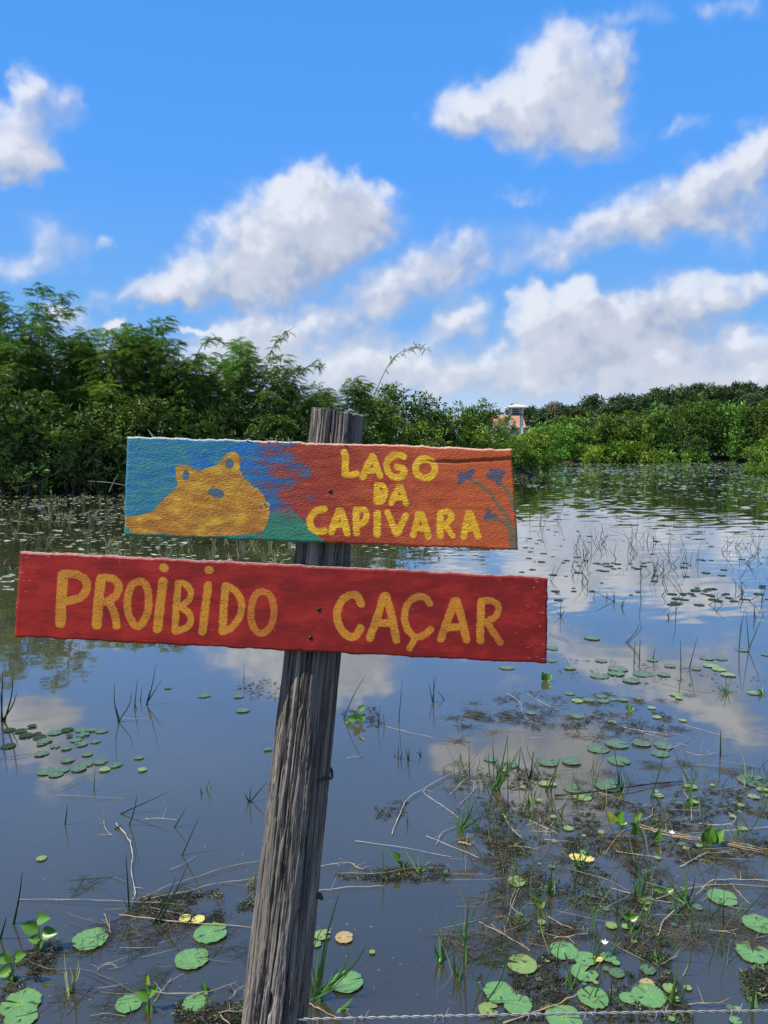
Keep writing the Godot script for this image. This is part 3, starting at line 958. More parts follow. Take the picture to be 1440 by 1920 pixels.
	for y in h:
		for x in w:
			var i := y * w + x
			var px := 235.0 + x * 0.5
			var v := y / float(h)
			var f := fine[i] / 255.0
			var wr := wrinkle[i] / 255.0
			var bl := blot[i] / 255.0
			var b2 := blot2[i] / 255.0
			var blue := srgb(40, 118, 142).lerp(srgb(26, 104, 168), clampf((px - 330.0) / 120.0 + (bl - 0.5) * 3.2 + 0.2 - v * 0.6, 0, 1))
			blue = blue.lerp(srgb(76, 132, 124), clampf((b2 - 0.56) * 4.0, 0, 0.5))
			var red := srgb(150, 56, 33).lerp(srgb(184, 88, 44), clampf((px - 600.0) / 260.0 + (bl - 0.5) * 1.2, 0, 1))
			var purple := srgb(78, 84, 124).lerp(srgb(142, 66, 68), clampf(b2 * 1.8 - 0.4, 0, 1))
			var t := px + (bl - 0.5) * 110.0 + (f - 0.5) * 30.0 + (wr - 0.5) * 24.0 + v * 14.0
			var col := blue.lerp(purple, smoothstep(455.0, 550.0, t + (b2 - 0.5) * 80.0) * 0.92).lerp(red, smoothstep(538.0, 580.0, t))
			var gy := 0.94 + (bl - 0.5) * 0.1 - smoothstep(490, 515, px) * 0.20
			if px > 584 + (v - 0.85) * 200.0: gy = 2.0
			col = col.lerp(srgb(44, 112, 92).lerp(srgb(60, 132, 100), b2), smoothstep(gy - 0.05, gy + 0.03, v + (f - 0.5) * 0.12))
			var a := animal.cov[i]
			var ochre := srgb(180, 118, 28).lerp(srgb(208, 154, 36), clampf(wr * 1.7 - 0.35 + (bl - 0.5) * 0.8, 0, 1)).lerp(srgb(172, 104, 38), clampf((v - 0.45) * 0.9, 0, 0.6))
			ochre = ochre.lerp(srgb(150, 92, 30), clampf((b2 - 0.52) * 2.2, 0, 0.6)).lerp(srgb(226, 176, 46), clampf((0.42 - b2) * 3.0, 0, 0.7))
			col = col.lerp(ochre, a * (0.95 if f > 0.3 else 0.78))
			col = col.lerp(srgb(64, 96, 120), dark.cov[i] * 0.92)
			col = col.lerp(srgb(62, 82, 118), ink.cov[i] * (0.55 + 0.45 * f))
			col = col.lerp(srgb(74, 108, 92), stem.cov[i] * (0.35 + 0.6 * f))
			var yl := yellow.cov[i]
			col = col.lerp(srgb(204, 152, 24).lerp(srgb(240, 198, 46), clampf(wr * 0.6 + b2 * 1.2 - 0.35, 0, 1)), yl * clampf(1.25 - maxf(0.0, b2 - 0.5) * 1.1 - (0.3 if f < 0.3 else 0.0), 0.5, 0.97))
			# sunlit rim painted in as a pale line along the upper edge
			if v < 0.012 + 0.02 * maxf(0.0, bl - 0.5): col = col.lerp(srgb(205, 196, 180), 0.7)
			# thin splits along the grain and spots worn to the wood
			var split := smoothstep(0.20, 0.13, f) * smoothstep(0.45, 0.62, b2)
			col = col.lerp(srgb(48, 30, 24), split * 0.55)
			if f * 0.6 + wr * 0.3 + bl * 0.35 > 0.86: col = col.lerp(srgb(150, 128, 108), 0.35)
			im.set_pixel(x, y, col)
			hm[i] = 0.62 * f + 0.55 * wr * wr * (0.5 + b2) + 0.16 * yl * (0.4 + wr) - 0.35 * split
	return [im, Image.create_from_data(w, h, false, Image.FORMAT_RF, hm.to_byte_array())]
func paint_lower() -> Array:
	var w := 1990
	var h := 324
	var edge := noise_bytes(w, h, 1, 1, 0.035, 4, 51)
	var yellow := Canvas.new(w, h, edge)
	letters(yellow, LOWER, Vector2(20, 1020), 4.5, [
		[45, P([440, 262, 428, 450, 418, 662])], [36, P([438, 250, 540, 255, 625, 300, 642, 370, 590, 450, 440, 488]), 1, .92],
		[42, P([762, 295, 740, 480, 725, 680])], [34, P([758, 285, 860, 292, 912, 350, 890, 430, 805, 490]), 1, .95], [34, P([838, 500, 880, 600, 892, 688])],
		[33, P([1085, 312, 1140, 345, 1162, 450, 1150, 590, 1075, 695, 1000, 610, 985, 470, 1020, 350, 1085, 312]), 1, .92],
		[39, P([1285, 315, 1262, 500, 1238, 715])], [37, P([1290, 200, 1296, 201])],
	])
	letters(yellow, LOWER, Vector2(280, 1030), 4.5, [
		[30, P([245, 285, 225, 480, 216, 690])], [27, P([240, 282, 300, 290, 350, 355, 330, 430, 262, 484]), 1], [29, P([268, 490, 330, 535, 350, 600, 310, 660, 216, 692]), 1],
		[35, P([495, 305, 470, 500, 448, 695])], [35, P([500, 173, 507, 173])],
		[34, P([642, 312, 625, 500, 618, 690])], [30, P([642, 305, 720, 345, 778, 450, 760, 570, 690, 660, 622, 695]), 1],
		[30, P([955, 355, 1020, 390, 1050, 490, 1040, 610, 990, 690, 930, 705, 880, 660, 855, 560, 870, 440, 910, 370, 955, 355]), 1, .78], [10, P([1060, 450, 1060, 600]), 1, .6],
	])
	letters(yellow, LOWER, Vector2(560, 1050), 5.538, [
		[42, P([648, 455, 612, 380, 545, 362, 450, 420, 398, 550, 425, 690, 505, 785, 590, 790, 640, 705]), 1],
		[42, P([885, 375, 815, 590, 738, 808])], [42, P([908, 375, 970, 590, 1012, 825])], [40, P([835, 655, 960, 655])],
		[37, P([1360, 450, 1310, 390, 1220, 385, 1130, 460, 1098, 590, 1125, 710, 1200, 790, 1290, 785, 1368, 722]), 1, .95], [33, P([1205, 815, 1150, 915])],
	])
	letters(yellow, LOWER, Vector2(780, 1060), 5.538, [
		[42, P([395, 372, 330, 560, 258, 758]), 0, .9], [42, P([425, 372, 480, 570, 522, 770]), 0, .95], [40, P([330, 645, 480, 640])],
		[42, P([676, 378, 668, 600, 665, 778])], [35, P([676, 372, 780, 365, 852, 425, 825, 530, 715, 590]), 1, .9], [36, P([745, 610, 800, 690, 872, 798]), 0, .85],
	])
	var fine := noise_bytes(w, h, 8, 1, 0.28, 3, 52)
	var wrinkle := noise_bytes(w, h, 1.6, 1, 0.15, 4, 53)
	var blot := noise_bytes(w, h, 2.0, 1, 0.010, 4, 54)
	var chip := noise_bytes(w, h, 3.0, 1, 0.05, 3, 55)
	var im := Image.create(w, h, false, Image.FORMAT_RGB8)
	var hm := PackedFloat32Array()
	hm.resize(w * h)
	for y in h:
		for x in w:
			var i := y * w + x
			var u := x / float(w)
			var v := y / float(h)
			var f := fine[i] / 255.0
			var wr := wrinkle[i] / 255.0
			var bl := blot[i] / 255.0
			var ch := chip[i] / 255.0
			var col := srgb(122, 22, 17).lerp(srgb(164, 33, 25), clampf(bl * 1.5 - 0.2 + (f - 0.5) * 0.5 + (0.25 - u) * 0.6, 0, 1))  # brighter red towards the left end, uneven light put into the paint
			col = col.lerp(srgb(96, 42, 34), clampf((f - 0.66) * 2.5, 0, 0.5) * clampf(1.0 - absf(u - 0.54) * 6.0, 0, 1))
			var yl := yellow.cov[i]
			col = col.lerp(srgb(172, 112, 38).lerp(srgb(220, 164, 38), clampf(wr * 1.2 + bl * 1.1 - 0.65, 0, 1)).lerp(srgb(132, 84, 28), smoothstep(0.40, 0.26, wr * 0.6 + f * 0.4) * 0.7), yl * (0.97 if f > 0.28 else 0.70))
			# chipped flecks, thicker at both ends and along the lower edge
			var near := maxf(maxf(smoothstep(0.93, 1.0, u), smoothstep(0.06, 0.0, u) * 0.7), maxf(smoothstep(0.95, 1.0, v) * 0.5, smoothstep(0.10, 0.0, v) * 0.6))
			if ch * 0.75 + f * 0.35 > 0.93 - near * 0.16 and yl < 0.5: col = col.lerp(srgb(196, 176, 158), 0.65)
			if v < 0.018: col = col.lerp(srgb(150, 90, 80), 0.35)
			var split := smoothstep(0.19, 0.12, f) * smoothstep(0.48, 0.62, ch)
			col = col.lerp(srgb(58, 14, 14), split * 0.6)
			# faded, rubbed patches and a few dirt runs
			col = col.lerp(srgb(150, 60, 44), clampf((bl - 0.58) * 1.6, 0, 0.25) * clampf(f * 1.4, 0, 1))
			im.set_pixel(x, y, col)
			hm[i] = 0.70 * f + 0.14 * wr + 0.22 * yl * (0.5 + wr) - 0.3 * split
	return [im, Image.create_from_data(w, h, false, Image.FORMAT_RF, hm.to_byte_array())]

const POST_LOW := Vector3(-0.2125, 0.60, -1.36)
var post_low: Vector3
var post_high: Vector3
func axis(y: float) -> Vector3:
	return post_low.lerp(post_high, (y - post_low.y) / (post_high.y - post_low.y))
func post_r(y: float) -> float:
	return lerpf(0.0635, 0.0490, clampf((y - 0.58) / 1.17, -0.4, 1.0))
func board(parent: Node3D, q: Array, mid_y: float, art: Array, thick: float, relief: float, label: String, groove: bool) -> Array:
	var n1 := noise(1.0, 3, 61)
	var up := (post_high - post_low).normalized()
	var nrm := Vector3(0, up.z * -1.0 * -1.0, 0)
	nrm = Vector3(0, -up.z, up.y).normalized() * 1.0
	if nrm.z < 0: nrm = -nrm
	var c := axis(mid_y)
	var plane := Plane(nrm, c + nrm * (post_r(mid_y) + thick - 0.004))
	var nu := 420
	var nv := 104
	var front := Build.new()
	var rim := Build.new()
	for j in nv + 1:
		for i in nu + 1:
			var u := float(i) / nu
			var v := float(j) / nv
			var p: Vector2 = q[0].lerp(q[1], u).lerp(q[3].lerp(q[2], u), v)
			# sawn edges wander a little
			var ey := n1.get_noise_2d(p.x * 0.02, 3.0 if v < 0.5 else 9.0) * 2.6 + n1.get_noise_2d(p.x * 0.12, 5.0 if v < 0.5 else 11.0) * (0.9 if groove else 0.5)
			var ex := n1.get_noise_2d(p.y * 0.03, 20.0 if u < 0.5 else 30.0) * 1.8 + n1.get_noise_2d(p.y * 0.2, 40.0) * 0.5
			p.y += ey * pow(absf(v - 0.5) * 2.0, 8.0)
			p.x += ex * pow(absf(u - 0.5) * 2.0, 30.0)
			var d := ray(p.x, p.y)
			var hit = plane.intersects_ray(EYE, d)
			var w: Vector3 = hit
			var back := 0.0
			var ed := minf(minf(i, nu - i) / 1.0, minf(j, nv - j) / 1.0)
			if ed < 1.0: back += 0.0022
			elif ed < 2.0: back += 0.0006
			back += n1.get_noise_2d(p.x * 0.012, p.y * 0.05) * (0.0005 if groove else 0.0002)
			if groove:
				var gy := 865.0 - maxf(0.0, p.x - 860.0) * 0.06 + n1.get_noise_1d(p.x * 0.03) * 2.0
				var fade := smoothstep(770.0, 860.0, p.x)
				back += 0.0042 * exp(-pow((p.y - gy) / 1.9, 2.0)) * fade
				if p.y < gy: back -= 0.0022 * fade
			front.vert(w - nrm * back, Color.WHITE, nrm, Vector2(u, v))
	for j in nv:
		for i in nu:
			var a := j * (nu + 1) + i
			front.quad(a, a + 1, a + nu + 2, a + nu + 1)
	front.smooth()
	for k in front.n.size():
		if front.n[k].dot(nrm) < 0: front.n[k] = -front.n[k]
	# edges and back of bare and paint-smeared wood
	var loop := []
	for i in nu: loop.append(i)
	for j in nv: loop.append(j * (nu + 1) + nu)
	for i in range(nu, 0, -1): loop.append(nv * (nu + 1) + i)
	for j in range(nv, 0, -1): loop.append(j * (nu + 1))
	var centre := plane.project(c)
	for k in loop.size():
		var a: int = loop[k]
		var b: int = loop[(k + 1) % loop.size()]
		var va := front.v[a]
		var vb := front.v[b]
		var outn := ((vb - va).cross(nrm)).normalized()
		if outn.dot(va - centre) < 0: outn = -outn
		var ba := plane.project(va) - nrm * thick
		var bb := plane.project(vb) - nrm * thick
		var cc := Color(0.20, 0.13, 0.10).lerp(Color(0.40, 0.34, 0.30), n1.get_noise_1d(k * 0.35) * 0.5 + 0.5)
		rim.facet([va, vb, bb, ba], outn, cc)
		rim.facet([ba, bb, centre - nrm * thick], -nrm, cc)
	var m := StandardMaterial3D.new()
	m.resource_name = "hand painted board"
	m.albedo_texture = ImageTexture.create_from_image(art[0])
	m.roughness = 0.5
	m.metallic_specular = 0.45
	m.texture_repeat = false
	m.heightmap_enabled = true
	m.heightmap_texture = ImageTexture.create_from_image(art[1])
	m.heightmap_scale = relief
	for k in front.v.size(): front.v[k] -= parent.position
	for k in rim.v.size(): rim.v[k] -= parent.position
	var o := part("sign_board", front.mesh(true, true), m, parent)
	o.set_meta("label", label)
	part("board_edge", rim.mesh(), mat("bare board edge", Color.WHITE, 0.8, 0.3), o)
	return [o, plane, nrm]

func make_signpost() -> void:
	rng.seed = 303
	post_low = at_z(516, 1900, -1.36)
	post_high = at_z(633, 778, -1.44)
	var foot := axis(-0.25)
	var o := thing("signpost", "leaning grey wooden post with two hand-painted boards nailed on", "signpost", Vector3(foot.x, ground_h(foot.x, foot.z), foot.z))
	var up := (post_high - post_low).normalized()
	var side := Vector3.RIGHT
	side = (side - up * up.dot(side)).normalized()
	var toward := side.cross(up)
	if toward.z < 0: toward = -toward
	var na := noise(1.0, 4, 71)
	var nb := noise(1.0, 3, 72)
	var nc := noise(1.0, 2, 73)
	var b := Build.new()
	var nt := 380
	var ny := 640
	var y_end := post_high.y
	# long checks in the wood: angle, lowest and highest point, half width (radians), depth
	var checks := [[-0.42, 0.30, 1.02, .040, .016], [-0.30, 0.95, 1.40, .06, .013], [-0.12, 0.2, 0.85, .022, .013], [-0.62, 1.02, 1.30, .03, .007], [0.05, 1.15, 1.55, .02, .005], [0.55, 0.55, 1.20, .02, .004], [-0.95, 0.4, 1.1, .025, .006], [0.35, 0.2, 0.7, .014, .005], [0.9, 0.9, 1.5, .02, .004], [-0.72, 0.40, 0.75, .02, .006],
		[-0.55, 1.64, 1.80, .035, .010], [-0.18, 1.66, 1.80, .05, .009], [-0.02, 1.60, 1.80, .02, .008], [0.3, 1.66, 1.8, .03, .006], [0.7, 1.6, 1.8, .02, .005], [-0.8, 1.6, 1.8, .02, .006]]
	var holes := [[-0.11, 0.660, .07, .018, .016], [-0.40, 0.705, .045, .022, .011], [-0.52, 0.685, .03, .016, .008], [-0.36, 1.03, .045, .022, .010], [-0.60, 1.02, .03, .020, .007], [-0.15, 1.22, .05, .012, .004]]
	for j in ny + 1:
		var y := lerpf(-0.25, y_end, float(j) / ny)
		var c := axis(y)
		var r := post_r(y)
		for i in nt:
			var th := TAU * i / nt
			if th > PI: th -= TAU
			var sx := sin(th)
			var cz := cos(th)
			var grain := na.get_noise_3d(sx * 9.0, y * 5.5, cz * 9.0)
			var fibre := nb.get_noise_3d(sx * 26.0, y * 8.0, cz * 26.0)
			var rough := 0.25 + 1.3 * smoothstep(-0.25, 0.35, nc.get_noise_3d(sx * 2.2 + 4.0, y * 3.2, cz * 2.2))
			var d := -maxf(0.0, grain) * 0.0046 - rough * (maxf(0.0, fibre - 0.02) * 0.0062 + maxf(0.0, nb.get_noise_3d(sx * 52.0, y * 18.0, cz * 52.0)) * 0.0030)
			d += nc.get_noise_3d(sx * 1.4, y * 2.0, cz * 1.4) * 0.0055
			for q in checks:
				if y > q[1] and y < q[2]:
					var k := smoothstep(q[1], q[1] + 0.06, y) * (smoothstep(q[2], q[2] - 0.08, y) if q[2] < 1.7 else 1.0)
					var off: float = th - q[0] - nc.get_noise_1d(y * 4.0 + q[0] * 30.0) * 0.07
					var wide: float = q[3] * (0.7 + 0.5 * nb.get_noise_1d(y * 14.0 + q[0] * 50.0))
					if absf(off) < wide * 3.0: d -= q[4] * k * exp(-pow(off / maxf(wide, 0.006), 2.0))
			for q in holes:
				var e := pow((th - q[0]) / q[2], 2.0) + pow((y - q[1]) / q[3], 2.0)
				if e < 5.0: d -= q[4] * exp(-e * e)
			var yy := y
			if j == ny or j > ny - 5:
				yy = y
			var tone_k := clampf(0.5 + 0.55 * na.get_noise_3d(sx * 6.0 + 9.0, y * 3.0, cz * 6.0) + 0.55 * nb.get_noise_3d(sx * 17.0, y * 4.5, cz * 17.0 + 5.0) + 0.35 * fibre, 0.0, 1.0)
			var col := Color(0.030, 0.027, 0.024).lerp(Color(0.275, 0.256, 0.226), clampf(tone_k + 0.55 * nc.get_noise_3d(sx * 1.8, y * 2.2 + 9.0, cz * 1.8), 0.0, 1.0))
			# one flank darker than the other, unevenly along its length
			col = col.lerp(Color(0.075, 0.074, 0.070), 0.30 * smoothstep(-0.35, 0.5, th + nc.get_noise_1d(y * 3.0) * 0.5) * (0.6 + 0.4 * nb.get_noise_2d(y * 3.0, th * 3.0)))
			var p := c + (side * sx + toward * cz) * (r + d)
			if j > ny - 6:   # ragged saw cut, lower on the east side
				var cut := y_end + 0.0035 - sx * 0.0075 + na.get_noise_2d(sx * 8.0, cz * 8.0) * 0.006 + 0.003 * cz
				p.y = lerpf(p.y, cut, float(j - (ny - 6)) / 6.0)
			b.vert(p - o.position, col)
	for j in ny:
		for i in nt:
			var a := j * nt + i
			var e := j * nt + (i + 1) % nt
			b.quad(a, a + nt, e + nt, e)
	# end grain
	var first := ny * nt
	var c0 := axis(y_end)
	var last := first
	for k in range(1, 7):
		var f := 1.0 - k / 6.0
		var at := b.v.size()
		for i in nt:
			var e := b.v[first + i] + o.position
			var p := c0.lerp(e, f)
			p.y = lerpf(c0.y + 0.002, e.y, f) + na.get_noise_2d(p.x * 240.0, p.z * 240.0) * 0.003
			b.vert(p - o.position, Color(0.11, 0.10, 0.09).lerp(Color(0.22, 0.20, 0.18), na.get_noise_1d(f * 30.0) * 0.5 + 0.5))
		for i in nt: b.quad(last + i, at + i, at + (i + 1) % nt, last + (i + 1) % nt)
		last = at
	b.smooth()
	for k in b.n.size():
		var out := b.v[k] + o.position - axis(b.v[k].y + o.position.y)
		out.y = 0.3 * out.length() if b.v[k].y + o.position.y > y_end - 0.004 else 0.0
		if b.n[k].dot(out) < 0: b.n[k] = -b.n[k]
	var wood := mat("weathered wood", Color.WHITE, 0.85, 0.25)
	var nt1 := NoiseTexture2D.new()
	nt1.width = 512
	nt1.height = 512
	nt1.seamless = true
	nt1.noise = noise(0.02, 5, 74)
	wood.heightmap_enabled = true
	wood.heightmap_texture = nt1
	wood.heightmap_scale = 0.2
	wood.uv1_triplanar = true
	wood.uv1_scale = Vector3(20, 3.0, 20)
	part("post", b.mesh(), wood, o)
	var u := board(o, UPPER, 1.62, paint_upper(), 0.022, 0.095, "board with a painted capybara head, blue flowers and yellow lettering", true)
	var l := board(o, LOWER, 1.43, paint_lower(), 0.022, 0.042, "red board with the yellow painted hunting ban", false)
	# nails
	var iron := mat("rusty nail", lin(0.02, 0.015, 0.012), 0.6)
	for a in [[u, 619, 921], [l, 597.5, 1142], [l, 582, 1195.5]]:
		var pl: Plane = a[0][1]
		var hit = pl.intersects_ray(EYE, ray(a[1], a[2]))
		var p: Vector3 = hit
		var nn: Vector3 = a[0][2]
		var nb2 := Build.new()
		nb2.tube([p - nn * 0.004 - o.position, p + nn * 0.0006 - o.position, p + nn * 0.0016 - o.position], [0.0042, 0.0042, 0.003], 9)
		part("nail", nb2.mesh(), iron, a[0][0])
	# splinters along the upper edge
	for a in [[286, 815, -8, -10], [455, 826, 14, -4], [505, 828, -5, -5], [545, 829, -4, -8], [520, 827, -3, -6], [640, 834, 10, -2]]:
		var pl: Plane = u[1]
		var h0 = pl.intersects_ray(EYE, ray(a[0], a[1] + 4))
		var h1 = pl.intersects_ray(EYE, ray(a[0] + a[2], a[1] + a[3]))
		var p0: Vector3 = h0
		var p1: Vector3 = h1
		var s := Build.new()
		s.tube([p0 - Vector3(0, 0, 0.004) - o.position, p0.lerp(p1, 0.6) - o.position, p1 + Vector3(0, 0, 0.003) - o.position], [0.0018, 0.0012, 0.0005], 4, Color(0.6, 0.55, 0.48))
		part("splinter", s.mesh(), mat("bare board edge", Color.WHITE, 0.8, 0.3), u[0])
	# wire loop and nail stub on the flank
	var wl := Build.new()
	var yl: float = at_z(608, 1450, -1.38).y
	var pts := []
	for k in 9:
		var th := lerpf(0.75, 1.9, k / 8.0)
		pts.append(axis(yl + 0.004 * sin(k)) + (side * sin(th) + toward * cos(th)) * (post_r(yl) + 0.0015 + 0.004 * sin(PI * k / 8.0)) - o.position)
	wl.tube(pts, [0.003, 0.003, 0.003, 0.003, 0.003, 0.003, 0.003, 0.003, 0.003], 6)
	part("wire_staple", wl.mesh(), iron, o)
	var ys: float = at_z(600, 1662, -1.38).y
	var st := Build.new()
	var s0 := axis(ys) + (side * 0.93 + toward * 0.36) * (post_r(ys) - 0.006)
	st.tube([s0 - o.position, s0 + side * 0.014 - o.position, s0 + side * 0.018 - Vector3(0, 0.006, 0) - o.position], [0.006, 0.006, 0.003], 7)
	part("wire_stub", st.mesh(), iron, o)

func make_wire() -> void:
	var y: float = at_z(590, 1911, -1.315).y
	var x0: float = at_z(577, 1911, -1.315).x
	var rise: float = at_z(1440, 1894, -1.335).y - y
	var o := thing("barbed_wire", "twisted galvanised barbed wire strand running from the post along the bottom edge", "barbed wire", Vector3(x0, y, -1.315))
	var steel := mat("galvanised wire", lin(0.26, 0.27, 0.28), 0.5, 0.5)
	steel.metallic = 0.55
	for s in 2:
		var b := Build.new()
		var pts := []
		var rad := []
		for k in 700:
			var x := -0.03 + k * 0.0035
			var a := x * 150.0 + s * PI
			pts.append(Vector3(x, rise * x / 0.95 + cos(a) * 0.0015 + sin(x * 3.0) * 0.002, sin(a) * 0.0015 - 0.02 * x))
			rad.append(0.0014)
		b.tube(pts, rad, 5)
		part("strand", b.mesh(), steel, o)
	for px in [676.0, 826.0, 1000.0, 1106.0, 1241.0, 1383.0]:
		var x: float = at_z(px, 1900, -1.325).x - x0
		var b := Build.new()
		for s in 2:
			var pts := []
			for k in 9:
				var a := k * 1.15 + s * 1.6
				pts.append(Vector3(x + (k - 4) * 0.0017 + s * 0.003, rise * x / 0.95 + cos(a) * 0.0044, sin(a) * 0.0044 - 0.02 * x))
			pts.push_front(pts[0] + Vector3(-0.006, 0.011 if s else -0.012, 0.006))
			pts.append(pts[-1] + Vector3(0.007, 0.012 if s else -0.010, -0.005))
			b.tube(pts, [0.0005, 0.0014, 0.0014, 0.0014, 0.0014, 0.0014, 0.0014, 0.0014, 0.0014, 0.0014, 0.0005], 5)
		part("barb", b.mesh(), steel, o)

# ---------- what floats and grows in the water ----------
const CROPS := {5: [0.0, 1200.0, 2.5714], 6: [560.0, 1200.0, 2.6667], 7: [920.0, 1350.0, 2.769], 8: [940.0, 850.0, 2.88], 9: [940.0, 1350.0, 5.76], 10: [1190.0, 1350.0, 5.76], 11: [1190.0, 1630.0, 5.76], 1: [0.0, 0.0, 1.0]}
func cp(k: int, x: float, y: float) -> Vector2:   # a point measured in an enlargement of the photograph -> the photograph
	var q: Array = CROPS[k]
	return Vector2(q[0] + x / q[2], q[1] + y / q[2])
func ordinal(n: int) -> String:
	var words := ["first", "second", "third", "fourth", "fifth", "sixth", "seventh", "eighth", "ninth", "tenth", "eleventh", "twelfth"]
	if n < words.size(): return words[n]
	n += 1
	var s := "th"
	if n % 10 == 1 and n % 100 != 11: s = "st"
	if n % 10 == 2 and n % 100 != 12: s = "nd"
	if n % 10 == 3 and n % 100 != 13: s = "rd"
	return "%d%s" % [n, s]
func pad_mesh(sd: int, notch: float, ragged: float, holes: int) -> ArrayMesh:
	var n1 := noise(1.0, 3, sd)
	var b := Build.new()
	var rings := [0.0, 0.08, 0.3, 0.55, 0.78, 0.93, 1.0]
	var seg := 48
	var spots := []
	for i in holes: spots.append([rnd(0.15, TAU - 0.15), rnd(0.35, 0.9), rnd(0.03, 0.09)])
	for j in rings.size():
		for i in seg + 1:
			var a := lerpf(notch, TAU - notch, float(i) / seg)
			var lip := 1.0 - 0.10 * exp(-pow(minf(i, seg - i) / 2.0, 2.0))
			var r: float = rings[j] * lip * (1.0 + ragged * n1.get_noise_2d(cos(a) * 2.0, sin(a) * 2.0) + ragged * 0.5 * maxf(0.0, n1.get_noise_1d(a * 9.0)))
			var y: float = 0.07 * n1.get_noise_2d(cos(a) * rings[j] * 1.6 + 7.0, sin(a) * rings[j] * 1.6) * rings[j] + 0.018 * pow(rings[j], 6.0) * (0.4 + n1.get_noise_1d(a * 2.0 + 40.0))
			var vein: float = 1.0 + 0.15 * (1.0 if i % 4 == 0 else 0.0) * (1.0 - rings[j] * 0.4) - 0.11 * n1.get_noise_2d(cos(a) * rings[j] * 3.0, sin(a) * rings[j] * 3.0 + 20.0)
			var col := Color(vein, vein, vein)
			if rings[j] < 0.1: col = Color(1.7, 1.25, 0.9)
			if rings[j] > 0.9: col = col.lerp(Color(1.5, 0.75, 0.45), clampf(n1.get_noise_1d(a * 1.3 + 9.0) * 2.5, 0, 0.8))
			if rings[j] > 0.97: col = Color(0.7, 0.55, 0.45)
			for s in spots:
				if Vector2(cos(a), sin(a)).distance_to(Vector2(cos(s[0]), sin(s[0])) * (s[1] / maxf(rings[j], 0.01))) * rings[j] < s[2] * 1.5: col = Color(0.16, 0.12, 0.09)
			b.vert(Vector3(cos(a) * r, y, sin(a) * r), col * 0.6)
	for j in rings.size() - 1:
		for i in seg:
			var a := j * (seg + 1) + i
			b.quad(a, a + 1, a + seg + 2, a + seg + 1)
	b.face(Vector3.UP)
	return b.mesh()
var pad_meshes := []
var pad_mats := []
var pad_spots := []
func pad(name_: String, label: String, group: String, p: Vector3, r: float, tone_i: int, turn: float) -> void:
	var o := MeshInstance3D.new()
	o.name = numbered(name_)
	o.mesh = pad_meshes[rng.randi() % pad_meshes.size()]
	o.material_override = pad_mats[tone_i]
	add_child(o, true)
	o.position = p
	o.rotation = Vector3(rnd(-0.02, 0.02), turn, rnd(-0.02, 0.02))
	o.scale = Vector3(r, r, r * rnd(0.9, 1.05))
	tag(o, label, "lily pad", group)
	pad_spots.append([Vector2(p.x, p.z), r])
const TONE_WORDS := ["green", "pale green", "yellow green", "yellow", "browning", "sunken pale", "dark backlit"]
